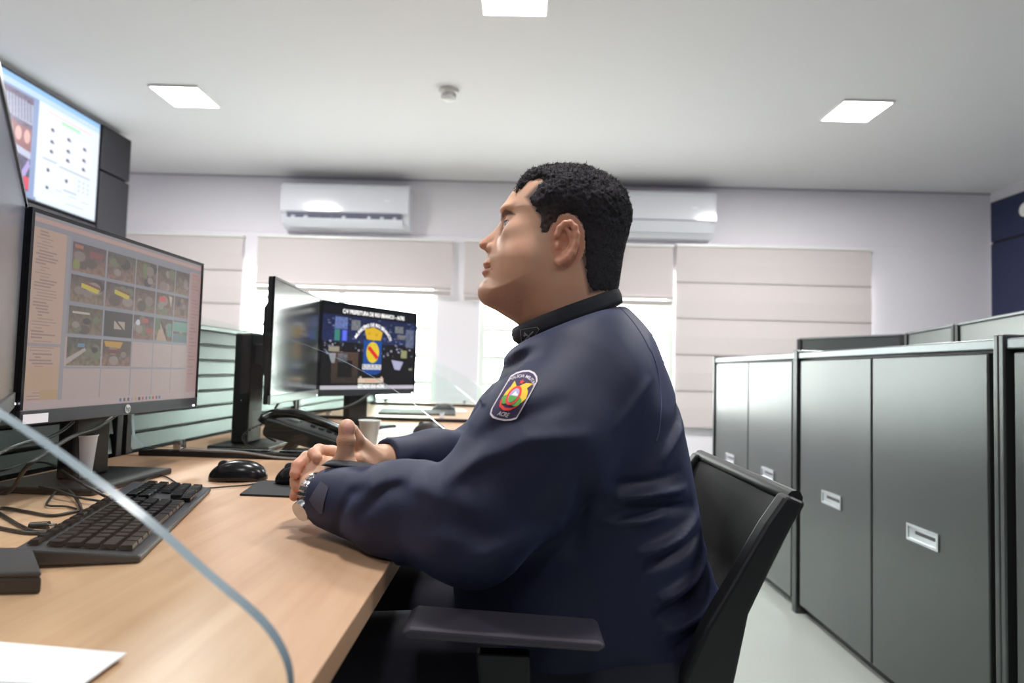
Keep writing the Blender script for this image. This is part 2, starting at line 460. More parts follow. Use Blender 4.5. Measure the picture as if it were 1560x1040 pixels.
blind(a[0], b[0], b[2]+.01, c[2], YW, 1, 'raised cream blind behind the head of the man', True)
a = px_at(1031, 377, YW); b = px_at(1327, 384, YW); c = px_at(1060, 651, YW)
blind(a[0], b[0], b[2]+.01, c[2], YW, 5, 'long lowered cream blind above the grey cabinets', False)

# air conditioners
def air_conditioner(x0, x1, z1, z0, opened, label):
    t = thing('air_conditioner', ((x0+x1)/2, D, z0), label, 'air conditioner', 'white split air conditioners')
    w = x1-x0; h = z1-z0
    prof = [(0, h), (-.17, h), (-.205, h-.02), (-.215, h-.06), (-.212, h*.34), (-.185, h*.30), (-.16, h*.12), (-.10, 0), (0, 0)]
    m = MB().prism([(-w/2, y, z) for y, z in prof], (w, 0, 0))
    build('body', m, ACM, t, bevel=.008, seg=3)
    build('front_panel', MB().prism([(-w/2+.003, y, z) for y, z in [(-.206, h-.015), (-.219, h-.06), (-.2175, h*.36), (-.21, h*.36)]], (w-.006, 0, 0)), ACM, t, bevel=.002)
    if opened:
        o = MB().prism([(-w/2+.06, y, z) for y, z in [(-.2155, h*.335), (-.188, h*.17), (-.180, h*.18), (-.205, h*.34)]], (w-.12, 0, 0))
        build('air_outlet', o, ACD, t)
        f = MB().prism([(-w/2+.05, y, z) for y, z in [(-.238, h*.175), (-.175, h*.015), (-.168, h*.03), (-.231, h*.20)]], (w-.10, 0, 0))
        build('flap', f, ACM, t, bevel=.003)
        for k in range(9):
            xx = -w/2+.12+k*(w-.24)/8
            build('vane', MB().box((xx, -.214, h*.235), (.03, .03, .012), Matrix.Rotation(R(30), 3, 'X')), ACM if k not in (2, 3, 5) else ACD, t)
    else:
        f = MB().prism([(-w/2+.05, y, z) for y, z in [(-.2165, h*.335), (-.165, h*.10), (-.158, h*.11), (-.208, h*.34)]], (w-.10, 0, 0))
        build('flap', f, ACM, t, bevel=.003)
        build('flap_gap', MB().prism([(-w/2+.045, y, z) for y, z in [(-.2172, h*.352), (-.2165, h*.333), (-.20, h*.333), (-.20, h*.352)]], (w-.09, 0, 0)), ACD, t)
    build('display', MB().box((w*.33, -.2192, h*.62), (.05, .002, .012)), mat('led_display', (235, 240, 255), rough=.3) if 'led_display' not in MATS else MATS['led_display'], t)
ya = D-.215
a = P(428, 275, Y=ya); b = P(624, 281, Y=ya); c = P(500, 346, Y=ya)
air_conditioner(a[0], b[0], b[2], c[2], True, 'white air conditioner on the far wall with its flap open, left of the man')
a = P(897, 286, Y=ya); b = P(1092, 291, Y=ya); c = P(1010, 359, Y=ya)
air_conditioner(a[0], b[0], b[2], c[2], False, 'white air conditioner with closed flap, partly behind the head of the man')

# ------------------------------------------------------------------ wall display and cladding on the left
XV = -3.0
cv = Canvas(330, 190, (222, 236, 252))
cv.rect(0, 0, 1, .045, (150, 196, 240)); cv.rect(0, .045, 1, .10, (196, 222, 250)); cv.rect(0, .10, .55, 1, (140, 160, 200))
r_ = np.random.RandomState(3)
cv.grad(.0, .12, .50, .94, (120, 105, 130), (60, 62, 100), 4, .8)
cv.poly([(.0, .14), (.5, .18), (.5, .36), (.0, .30)], (172, 176, 200))
for k in range(26):
    x = k*.019
    cv.poly([(x, .15), (x+.006, .15), (x+.016, .34), (x+.010, .34)], (96, 92, 120))
cv.poly([(.0, .36), (.5, .40), (.5, .60), (.0, .56)], (150, 96, 104))
for k in range(9): cv.ell(.03+.055*k, .47, .02, .06, (226, 176, 170))
cv.poly([(.34, .56), (.5, .60), (.5, .66), (.34, .62)], (190, 196, 220))
cv.poly([(.40, .94), (.49, .66), (.5, .72), (.44, .94)], (178, 160, 220)); cv.rect(.46, .82, .5, .93, (216, 70, 96))
cv.rect(.535, .10, 1, .97, (232, 242, 254))
for (x0, x1, y0, y1) in ((.59, .68, .21, .55), (.70, .79, .24, .57), (.81, .93, .27, .60), (.58, .68, .62, .76), (.72, .80, .62, .78)):
    cv.rect(x0, y0, x1, y1, (238, 240, 250))
cv.rect(.60, .14, .94, .17, (250, 224, 228)); cv.rect(.70, .18, .84, .205, (180, 240, 190))
for x in (.635, .755, .88):
    for y in (.30, .41, .50):
        cv.ell(x, y+(x-.635)*.12, .013, .016, (70, 84, 110)); cv.rect(x+.004, y+.008+(x-.635)*.12, x+.02, y+.018+(x-.635)*.12, (90, 104, 130))
for (x, y) in ((.62, .68), (.755, .71), (.62, .84)): cv.ell(x, y, .011, .018, (60, 70, 96))
for (x, y, w) in ((.58, .585, .1), (.70, .60, .24), (.74, .80, .1), (.68, .83, .05), (.78, .84, .06), (.88, .85, .06), (.76, .92, .14)):
    cv.rect(x, y, x+w, y+.008, (150, 164, 190))
for i in range(3):
    for j in range(3): cv.rect(.85+.035*i, .66+.045*j, .862+.035*i, .675+.045*j, (170, 182, 204))
for k in range(5): cv.rect(.83+.028*k, .06, .84+.028*k, .075, (235, 245, 255))
t = thing('wall_display', (XV, (3.15+4.36)/2, 1.94), 'lit wall display showing a pale page of icons, high on the left wall', 'display', rz=R(90))
build('housing', MB().span((-.612, .008, 0), (.612, .055, .715)), BLACK, t)
build('bezel', MB().span((-.612, -.004, 0), (.612, .008, .012)).span((-.612, -.004, .703), (.612, .008, .715)).span((-.612, -.004, .012), (-.604, .008, .703)).span((.604, -.004, .012), (.612, .008, .703)), BLACK, t)
screen_mesh('screen', cv, 1.208, .691, vcol_mat('wall_display_glow', .4, .55), t, -.001, z0=.012)
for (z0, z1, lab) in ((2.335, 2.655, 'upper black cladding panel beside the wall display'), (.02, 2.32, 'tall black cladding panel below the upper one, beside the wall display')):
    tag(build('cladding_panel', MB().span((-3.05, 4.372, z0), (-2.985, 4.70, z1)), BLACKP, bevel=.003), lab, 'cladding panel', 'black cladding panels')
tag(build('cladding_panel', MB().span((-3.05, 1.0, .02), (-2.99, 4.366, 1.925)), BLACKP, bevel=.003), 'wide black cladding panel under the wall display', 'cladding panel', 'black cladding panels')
# ------------------------------------------------------------------ navy cladding with round emblem on the right wall
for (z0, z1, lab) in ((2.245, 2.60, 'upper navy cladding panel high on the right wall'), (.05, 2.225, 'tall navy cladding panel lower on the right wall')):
    tag(build('cladding_panel', MB().span((XR-.035, YB+.05, z0), (XR-.001, 5.60, z1)), BLUEP, bevel=.002), lab, 'cladding panel', 'navy cladding panels')  # carried on unseen behind the camera to lessen the fill light
e = P(1563, 319, X=XR-.036)
structure('trim_3', MB().span((XR-.02, YB+.05, 2.222), (XR-.001, 5.60, 2.248)), CABD)
t = thing('wall_emblem', e, 'round white emblem on the navy panel, cut by the right picture edge', 'emblem')
build('disc', MB().cyl((0, 0, 0), (-.012, 0, 0), .058, n=40), WHITEP, t)

# ------------------------------------------------------------------ storage cabinets
XC = 1.20
def cabinet(y0, y1, label):
    t = thing('storage_cabinet', (XC+.02, (y0+y1)/2, 0), label, 'cabinet', 'grey two-door steel cabinets')
    h = (y1-y0)/2; p = .018
    build('body', MB().span((.0, -h+p, .035), (.44, h-p, 1.075)), CABD, t)
    build('plinth', MB().span((.02, -h+p, 0), (.42, h-p, .035)), CABD, t)
    build('top', MB().span((-.022, -h+p-.001, 1.068), (.445, h-p+.001, 1.095)), CABR, t, bevel=.004)
    for s in (-1, 1):
        build('side_post', MB().span((-.028, s*h-p if s > 0 else -h, .0), (.445, h if s > 0 else -h+p, 1.105)), CABR if False else CABM, t, bevel=.004)
    for s in (-1, 1):
        a = .004 if s > 0 else -h+p+.028; b = h-p-.02 if s > 0 else -.004
        d = build('door', MB().span((-.02, a, .045), (-.001, b, 1.060)), CABM, t, bevel=.004, seg=2)
        m = (a+b)/2
        hp = MB()
        for (q0, q1) in (((-.072, .505), (.072, .513)), ((-.072, .547), (.072, .555)), ((-.072, .513), (-.064, .547)), ((.064, .513), (.072, .547))):
            hp.span((-.0235, m+q0[0], q0[1]), (-.0201, m+q1[0], q1[1]))
        hh = build('handle', hp, SILVER, d)
        build('handle_cup', MB().span((-.0215, m-.064, .513), (-.0202, m+.064, .547)), CHROME, hh)
        build('handle_grip', MB().span((-.0228, m-.058, .530), (-.0216, m+.030, .540)), DGREY, hh)
ys = [3.85, 2.72, 1.574, .43]
labs = ['farthest grey storage cabinet, by the window wall', 'second grey storage cabinet from the window wall, behind the chair back', 'nearest grey storage cabinet, cut by the right picture edge']
for k in range(3): cabinet(ys[k+1], ys[k], labs[k])
# grey workstation screens rising behind the cabinets
def partition(a, b, z, label):
    a = np.array(a); b = np.array(b); c = (a+b)/2; L_ = np.linalg.norm(b-a); an = math.atan2(b[1]-a[1], b[0]-a[0])
    t = thing('partition_screen', (c[0], c[1], 0), label, 'partition', 'grey office partitions behind the cabinets', rz=an)
    build('panel', MB().span((-L_/2+.015, -.02, .03), (L_/2-.015, .02, z)), CABM, t, bevel=.004)
    build('cap', MB().span((-L_/2, -.026, z), (L_/2, .026, z+.012)), CABR, t, bevel=.003)
    for s in (-1, 1): build('post', MB().span((s*L_/2-.013, -.028, 0), (s*L_/2+.013, .028, z+.006)), CABD, t)
partition((1.84, 4.10), (2.14, 3.50), 1.235, 'low grey partition behind the middle of the cabinet row, left of the taller ones')
partition((2.10, 3.38), (1.965, 2.82), 1.235, 'grey partition behind the cabinets, second from the right')
partition((1.955, 2.78), (1.77, 2.05), 1.235, 'grey partition behind the cabinets at the right picture edge')

# ------------------------------------------------------------------ worktops, back screens and glass dividers
ZD = .74
def desk(y0, y1, label):
    t = thing('desk', (-.58, (y0+y1)/2, 0), label, 'desk', 'oak laminate desks in a row')
    h = (y1-y0)/2
    build('worktop', MB().span((-.42, -h, ZD-.026), (.43, h, ZD)), WOOD, t, bevel=.0015)
    for y in (-h+.12, h-.12):
        build('leg', MB().span((-.36, y-.025, 0), (-.31, y+.025, ZD-.027)).span((.22, y-.025, 0), (.27, y+.025, ZD-.027)).span((-.36, y-.025, 0), (.36, y+.025, .04)), BLACKM, t, bevel=.004)
    build('modesty_panel', MB().span((-.40, -h+.1, .25), (-.38, h-.1, ZD-.03)), BLACKM, t)
desk(-.85, 1.615, 'oak desk with the keyboard and mouse where the man rests his arms')
desk(1.625, 2.895, 'oak desk with the telephone, behind the glass divider')
desk(2.905, 4.55, 'farthest oak desk, by the windows')

def slat_screen(y0, y1, label):
    t = thing('back_screen', (-1.012, (y0+y1)/2, ZD), label, 'desk screen', 'grey slatted screens behind the desks'); h = (y1-y0)/2
    build('backing', MB().span((-.028, -h, -.05), (-.012, h, .34)), CABD, t)
    n = 7; p = .345/n
    for k in range(n):
        z = .006+k*p
        build('slat', MB().prism([(-.012, -h+.02, z), (.004, -h+.02, z+.002), (-.002, -h+.02, z+p-.009), (-.012, -h+.02, z+p-.007)], (0, 2*h-.04, 0)), SLATM, t)
    build('top_rail', MB().span((-.03, -h, .345), (.008, h, .362)), SLATM, t, bevel=.003)
    for s in (-1, 1): build('post', MB().span((-.03, s*h-.012, -.05), (.008, s*h+.012, .365)), BLACKM, t, bevel=.002)
slat_screen(-.83, 1.60, 'grey slatted screen along the back of the nearest desk')
slat_screen(1.64, 2.88, 'grey slatted screen seen between the two monitors, behind the glass')
slat_screen(2.92, 4.50, 'farthest slatted screen by the windows')

prof_ = [(-.955, .762), (-.98, .79), (-.985, .83), (-.985, 1.07), (-.97, 1.10), (-.93, 1.112)] + [tuple(p) for p in smooth_path([(-.829, 1.10), (-.688, 1.070), (-.52, 1.025), (-.363, .953), (-.259, .888), (-.20, .842), (-.162, .812), (-.145, .787), (-.141, .762)], 5)]
def divider(y, label):
    t = thing('desk_divider', (-.57, y, ZD), label, 'glass divider', 'clear glass dividers between the desks')
    n = len(prof_); th = .0055
    me = bpy.data.meshes.new('glass_panel'); vs = [(x+.57, -th, z-ZD) for x, z in prof_]+[(x+.57, th, z-ZD) for x, z in prof_]
    fs = [tuple(range(n)), tuple(range(2*n-1, n-1, -1))]+[(i, n+i, n+(i+1) % n, (i+1) % n) for i in range(n)]
    me.from_pydata(vs, [], fs); me.update()
    bm = bmesh.new(); bm.from_mesh(me); bmesh.ops.recalc_face_normals(bm, faces=bm.faces); bm.to_mesh(me); bm.free()
    me.materials.append(GLASS); me.materials.append(GEDGE)
    for i, p in enumerate(me.polygons): p.material_index = 0 if i < 2 else 1
    o = bpy.data.objects.new('glass_panel', me); COL.objects.link(o); o.parent = t
    build('base_rail', MB().span((-.39, -.012, .0), (.415, .012, .016)), BLACK, t, bevel=.003)
    for x in ((-.29, .23) if y > .5 else (-.29,)):
        build('clamp', MB().box((x, -.009, .03), (.020, .010, .024)).box((x, .009, .03), (.020, .010, .024)).cyl((x, -.013, .03), (x, -.017, .03), .006), CHROME, t, bevel=.0015)
divider(.42, 'nearest glass divider, its edge curving across the bottom left corner')
divider(1.62, 'glass divider behind the hands and the large monitor')
divider(2.90, 'third glass divider, on the far desks')
divider(4.15, 'farthest glass divider by the windows')

# ------------------------------------------------------------------ monitors
def stand(t, w, yb=.06, base=(.26, .20), z_to=.22, base_y=.06, zdesk=None, col_w=.05, z_off=0.0):
    """column and foot of a monitor in its local frame; z measured from desk = -z_off"""
    build('stand_column', MB().span((-col_w, yb, -z_off+.012), (col_w, yb+.035, z_to)), BLACK, t, bevel=.005)
    build('stand_foot', MB().span((-base[0]/2, base_y-base[1]/2, -z_off), (base[0]/2, base_y+base[1]/2, -z_off+.013)), BLACK, t, bevel=.004)
def monitor(pa, pb, z0, label, cv=None, glow=1.0, w=.525, h=.345, chin=.024, chinm=None, logo=False, sticker=False, group='thin-bezel computer monitors', foot=True, gloss=.14, base=(.25, .20), base_y=.07):
    pa = np.array(pa); pb = np.array(pb); d = (pb-pa)/np.linalg.norm(pb-pa); c = pa+d*w/2
    t = thing('monitor', (c[0], c[1], z0), label, 'monitor', group, rz=math.atan2(d[1], d[0]))
    build('housing', MB().span((-w/2, .004, 0), (w/2, .016, h)), BLACK, t, bevel=.003)
    build('rear_cover', MB().prism([(-.2, .016, .05), (-.2, .045, .09), (-.2, .045, h-.08), (-.2, .016, h-.03)], (.4, 0, 0)), BLACK, t, bevel=.004)
    bz = .006
    build('bezel', MB().span((-w/2, -.003, h-bz), (w/2, .004, h)).span((-w/2, -.003, chin), (-w/2+bz, .004, h-bz)).span((w/2-bz, -.003, chin), (w/2, .004, h-bz)), BLACKG, t)
    ch = build('chin', MB().span((-w/2, -.004, 0), (w/2, .004, chin)), chinm or DGREY, t, bevel=.0015)
    sw, sh = w-2*bz, h-bz-chin
    if cv is not None:
        sc = screen_mesh('screen', cv, sw, sh, vcol_mat('screen_glow', gloss, glow, spec=.5), t, -.0005, z0=chin)
    else:
        sc = build('screen', MB().add([(-sw/2, -.0005, chin), (sw/2, -.0005, chin), (sw/2, -.0005, chin+sh), (-sw/2, -.0005, chin+sh)], [(0, 1, 2, 3)]), mat('dark_screen', (38, 44, 46), rough=.13, spec=.9, noise=0), t, fix=False)
    if logo:
        lg = build('logo', MB().cyl((0, -.0045, chin/2), (0, -.0052, chin/2), .0085, n=28), mat('logo_silver', (190, 196, 196), rough=.4), t)
        tx = text_mb('hp', .0145, bold=.0002); tx.xf(Matrix.Translation((0, -.0056, chin/2-.004)) @ Matrix.Rotation(R(90), 4, 'X'))
        build('logo_letters', tx, DGREY, lg, fix=False)
    build('power_light', MB().box((w/2-.018, -.0045, .006), (.006, .001, .003)), mat('white_led', (240, 245, 255), emit=(240, 245, 255), estr=3.0) if 'white_led' not in MATS else MATS['white_led'], t)
    if foot: stand(t, w, z_off=z0-ZD, base=base, base_y=base_y)
    return t, sw, sh, chin

# picture on the large monitor: camera thumbnails in a grid
cv = Canvas(420, 250, (212, 184, 178))
cv.grad(0, 0, 1, 1, (206, 176, 172), (214, 188, 178), 1, .06)
cv.rect(.0, .0, 1, .02, (172, 168, 176)); cv.rect(.0, .02, 1, .045, (224, 180, 170)); cv.rect(.0, .045, 1, .07, (164, 162, 172))
cv.rect(0, .07, .145, 1, (222, 184, 164)); cv.rect(.145, .07, .165, .985, (176, 170, 176))
r_ = np.random.RandomState(11)
for k in range(54):
    y = .085+k*.0165
    cv.rect(.02+.01*r_.randint(0, 3), y, .06+.06*r_.rand(), y+.006, (178, 142, 134))
cv.rect(0, .66, .145, .675, (176, 168, 176)); cv.rect(0, .78, .145, .90, (222, 182, 150)); cv.rect(.07, .90, .145, .95, (216, 176, 130)); cv.rect(0, .95, .145, 1, (214, 186, 180))
gx = [.17, .345, .515, .655, .79, .905]; gy = [.075, .255, .425, .60, .775, .955]
cv.rect(.165, .065, .905, .60, (158, 160, 172))
for i in range(5):
    for j in range(5):
        x0, x1, y0, y1 = gx[i]+.004, gx[i+1]-.004, gy[j]+.018, gy[j+1]-.004
        if j < 3 or (j == 3 and i < 2):
            cv.grad(x0, y0, x1, y1, (70+r_.randint(30), 60+r_.randint(26), 58+r_.randint(20)), (136+r_.randint(20), 110+r_.randint(16), 96), 20+i*7+j, .9)
            w, h = x1-x0, y1-y0
            for q in range(5):
                cx, cy = x0+w*(.15+.7*r_.rand()), y0+h*(.15+.7*r_.rand()); ss = .1+.12*r_.rand()
                c_ = [(52, 46, 50), (150, 132, 124), (92, 78, 72), (120, 128, 96), (168, 150, 142)][r_.randint(5)]
                cv.ell(cx, cy, min(w*ss, cx-x0, x1-cx), min(h*ss*1.1, cy-y0, y1-cy), c_)
            if (i, j) in ((0, 1), (1, 1)): cv.poly([(x0+.3*w, y0+.25*h), (x0+.85*w, y0+.4*h), (x0+.8*w, y0+.58*h), (x0+.3*w, y0+.42*h)], (232, 212, 40)); cv.poly([(x0+.42*w, y0+.2*h), (x0+.88*w, y0+.32*h), (x0+.86*w, y0+.42*h), (x0+.42*w, y0+.28*h)], (150, 60, 50))
            if (i, j) == (3, 1): cv.rect(x0+.15*w, y0+.16*h, x0+.55*w, y0+.36*h, (232, 84, 72)); cv.poly([(x0+.7*w, y0+.05*h), (x0+.9*w, y0+.1*h), (x0+.85*w, y0+.6*h)], (224, 204, 190))
            if (i, j) == (0, 0): cv.ell(x0+.12*w, y0+.75*h, .1*w, .18*h, (146, 156, 82)); cv.rect(x0+.5*w, y0+.2*h, x0+.9*w, y0+.4*h, (150, 76, 74)); cv.rect(x0+.05*w, y0+.06*h, x0+.3*w, y0+.2*h, (196, 120, 90))
            if (i, j) == (2, 0): cv.rect(x0+.3*w, y0+.1*h, x0+.5*w, y0+.6*h, (112, 138, 74))
            if (i, j) == (1, 3): cv.poly([(x0+.05*w, y0+.05*h), (x0+.7*w, y0+.05*h), (x0+.6*w, y0+.3*h), (x0+.1*w, y0+.25*h)], (226, 168, 52)); cv.rect(x0+.15*w, y0+.36*h, x0+.6*w, y0+.5*h, (126, 60, 54))
            if (i, j) == (0, 3): cv.poly([(x0, y0+.75*h), (x0+.5*w, y0+.35*h), (x0+.55*w, y0+.45*h), (x0, y0+.98*h)], (204, 186, 178)); cv.rect(x0+.3*w, y0+.2*h, x0+.5*w, y0+.32*h, (110, 160, 190))
            if (i, j) == (0, 2): cv.rect(x0+.1*w, y0+.2*h, x0+.6*w, y0+.27*h, (216, 206, 204))
            if (i, j) == (4, 2): cv.rect(x0, y0+.05*h, x1, y0+.5*h, (120, 178, 160)); cv.rect(x0, y0+.6*h, x1, y1, (112, 140, 146))
            if (i, j) == (3, 2): cv.poly([(x0+.1*w, y1), (x0+.3*w, y0+.2*h), (x0+.7*w, y1)], (206, 170, 144)); cv.rect(x0+.7*w, y0+.2*h, x0+.95*w, y0+.8*h, (110, 160, 150)); cv.rect(x0, y0, x0+.3*w, y0+.5*h, (96, 124, 84))
            if (i, j) == (2, 2): cv.ell(x0+.2*w, y0+.3*h, .1*w, .12*h, (240, 240, 250)); cv.rect(x0+.4*w, y0+.1*h, x0+.7*w, y0+.3*h, (206, 86, 76)); cv.rect(x0+.6*w, y0+.5*h, x1, y0+.7*h, (178, 82, 70))
            if (i, j) == (1, 2):
                cv.rect(x0, y0, x1, y1, (46, 46, 48)); cv.rect(x0+.34*w, y0+.36*h, x0+.72*w, y0+.68*h, (206, 184, 164)); cv.poly([(x0+.28*w, y0+.25*h), (x0+.34*w, y0+.22*h), (x0+.78*w, y0+.78*h), (x0+.72*w, y0+.8*h)], (46, 46, 48))
        else:
            cv.rect(x0, y0, x1, y1, (212, 188, 184)); 
    if i: 
        cv.rect(gx[i]-.002, .07, gx[i]+.003, .955, (168, 168, 178))
for y in gy[3:]: cv.rect(.165, y, .905, y+.014, (168, 170, 180))
cv.rect(.915, .075, 1, .955, (210, 172, 168))
for k in range(30): cv.rect(.925, .09+k*.026, .95+.04*r_.rand(), .096+k*.026, (190, 140, 138))
cv.rect(0, .957, 1, 1, (214, 190, 188))
for k, c_ in enumerate([(70, 110, 190), (90, 90, 100), (80, 80, 90), (180, 180, 190), (226, 176, 60), (70, 76, 90), (200, 80, 90), (120, 110, 170), (80, 170, 120), (190, 70, 70), (170, 60, 90), (70, 110, 200)]):
    cv.rect(.46+k*.023, .966, .472+k*.023, .988, c_)
cv.a = cv.a*.78+np.array([.11, .10, .10])  # screen glare put into the picture by lifting its dark tones
t, sw, sh, ch_ = monitor((-.775, .978), (-.765, 1.503), .874, 'large monitor with a grid of camera pictures, left of the man', cv, .25, logo=True, gloss=.2)
HP = t
build('sticker', MB().box((-.232, -.0048, .010), (.052, .0008, .015)), PAPER, t)
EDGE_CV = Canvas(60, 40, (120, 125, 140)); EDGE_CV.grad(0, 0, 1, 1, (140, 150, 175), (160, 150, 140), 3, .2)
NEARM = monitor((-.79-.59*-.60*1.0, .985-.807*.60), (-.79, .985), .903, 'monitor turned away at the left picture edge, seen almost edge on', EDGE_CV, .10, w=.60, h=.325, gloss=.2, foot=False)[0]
stand(NEARM, .6, yb=.15, base=(.16, .12), base_y=.17, z_to=.2, z_off=.903-ZD, col_w=.03)
build('neck', MB().span((-.03, .045, .10), (.03, .15, .15)), BLACK, NEARM, bevel=.003)

# crest picture on the monitor facing the camera
cv = Canvas(400, 240, (14, 16, 24))
cv.rect(0, 0, 1, .13, (10, 14, 22))
r_ = np.random.RandomState(5)
cv.grad(0, .13, 1, .44, (24, 34, 70), (34, 44, 84), 2, .9); cv.grad(0, .44, 1, .93, (18, 18, 24), (22, 20, 24), 6, .9)
for k in range(60):
    x, y = r_.rand()*.97, .14+r_.rand()*.30
    cv.rect(x, y, x+.01+.03*r_.rand(), y+.012, [(60, 80, 150), (96, 110, 150), (30, 40, 76), (120, 130, 160)][r_.randint(4)])
for k in range(70):
    x, y = r_.rand()*.95, .42+r_.rand()*.16
    cv.rect(x, y, x+.008+.016*r_.rand(), y+.01+.02*r_.rand(), [(160, 164, 180), (90, 60, 60), (110, 120, 150), (50, 50, 60)][r_.randint(4)])
for (a, b_, c_, d_, e_) in ((.28, .17, .37, .29, (116, 118, 124)), (.75, .19, .85, .28, (112, 116, 122)), (.78, .30, .87, .36, (120, 118, 116)), (.88, .22, .98, .46, (96, 104, 130)), (.12, .15, .24, .29, (100, 116, 170))):
    cv.grad(a, b_, c_, d_, e_, e_, int(a*100), .9)
cv.rect(.12, .30, .17, .43, (60, 130, 120)); cv.rect(.19, .30, .24, .43, (70, 90, 220)); cv.rect(.20, .31, .23, .42, (100, 120, 240))
cv.grad(.10, .56, .36, .93, (84, 64, 54), (56, 46, 42), 9, .5); cv.rect(.16, .66, .30, .86, (26, 24, 26)); cv.rect(.07, .50, .17, .56, (150, 144, 128)); cv.poly([(.07, .58), (.14, .58), (.13, .69), (.10, .69)], (150, 150, 156))
cv.grad(.16, .58, .25, .68, (110, 112, 120), (80, 82, 90), 3, 1.0)
cv.poly([(.72, .63), (.86, .65), (.82, .76), (.76, .75)], (176, 176, 206)); cv.rect(.83, .50, .90, .60, (150, 150, 110)); cv.rect(.93, .73, .97, .76, (130, 136, 120))
# crest
cv.rect(.41, .40, .605, .70, (30, 76, 150)); cv.poly([(.41, .70), (.605, .70), (.60, .79), (.55, .82), (.46, .82), (.41, .78)], (30, 72, 146))
cv.poly([(.415, .265), (.45, .255), (.51, .235), (.57, .262), (.61, .29), (.59, .39), (.51, .395), (.44, .385)], (226, 182, 40))
cv.rect(.45, .30, .48, .33, (206, 158, 30)); cv.rect(.53, .31, .56, .34, (206, 158, 30))
cv.ell(.508, .545, .068, .128, (232, 206, 50))
for k in range(6):
    for j in range(5):
        cv.rect(.455+.02*j, .45+k*.033, .463+.02*j, .463+k*.033, (190, 160, 40))
cv.poly([(.45, .50), (.475, .465), (.575, .60), (.55, .635)], (222, 40, 40))
for k in range(5):
    x = .405+.041*k
    cv.rect(x, .695, x+.036, .76, (232, 232, 232)); cv.rect(x+.008, .705, x+.020, .715, (60, 60, 60)); cv.rect(x+.016, .735, x+.028, .745, (60, 60, 60)); cv.rect(x+.008, .71, x+.012, .745, (60, 60, 60))
cv.rect(.365, .868, .635, .925, (226, 200, 178)); cv.rect(.38, .845, .40, .87, (226, 200, 178)); cv.rect(.605, .845, .625, .87, (226, 200, 178))
cv.rect(0, .955, 1, 1, (200, 194, 206))
t, sw, sh, ch_ = monitor((-.707, 2.24), (-.437, 2.69), .873, 'monitor on the far desk showing a blue and yellow crest with lettering', cv, .5, gloss=.25)
WH = mat('white_screen_lettering', (235, 235, 235), emit=(235, 235, 235), estr=.42)
def screen_text(txt, size, cx, cy, parent, arc=None, m=WH, sx=1.0, name='screen_lettering', bold=0.0):
    b = text_mb(txt, size, arc=arc, bold=bold)
    x = (cx-.5)*sw; z = ch_+sh*(1-cy)
    b.xf(Matrix.Translation((x, -.0018, z)) @ Matrix.Rotation(R(90), 4, 'X') @ Matrix.Diagonal((sx, 1, 1, 1)))
    return build(name, b, m, parent, fix=False)
screen_text('C/V PREFEITURA DE RIO BRANCO - ACRE', .0215, .52, .10, t, sx=.86, bold=.0004)
screen_text('MUNICÍPIO DE RIO BRANCO', .0185, .512, .225, t, arc=.125, bold=.0004, sx=.92)
screen_text('ESTADO DO ACRE', .0195, .505, .985, t, sx=.88, bold=.0004)
screen_text('RIO BRANCO', .0125, .50, .912, t, m=mat('red_screen_lettering', (190, 90, 70), emit=(190, 90, 70), estr=.25), sx=.9)
monitor((-.660, 1.68), (-.698, 2.205), .874, 'monitor seen edge on with a grey glare on its screen, behind the telephone', None, chinm=mat('silver_chin', (150, 156, 154), rough=.3, metal=.5), foot=False)
# its own tall stand, placed beside it on the far desk
t = thing('monitor_arm_stand', (-.79, 1.84, ZD), 'tall black monitor stand with flat foot, left of the edge-on monitor', 'monitor stand')
build('stand_foot', MB().span((-.06, -.10, 0), (.11, .11, .014)), BLACK, t, bevel=.004)
build('stand_column', MB().span((-.018, -.05, .014), (.03, .05, .33)), BLACK, t, bevel=.006)
build('hinge', MB().span((.03, -.03, .24), (.075, .03, .30)), DGREY, t, bevel=.004)

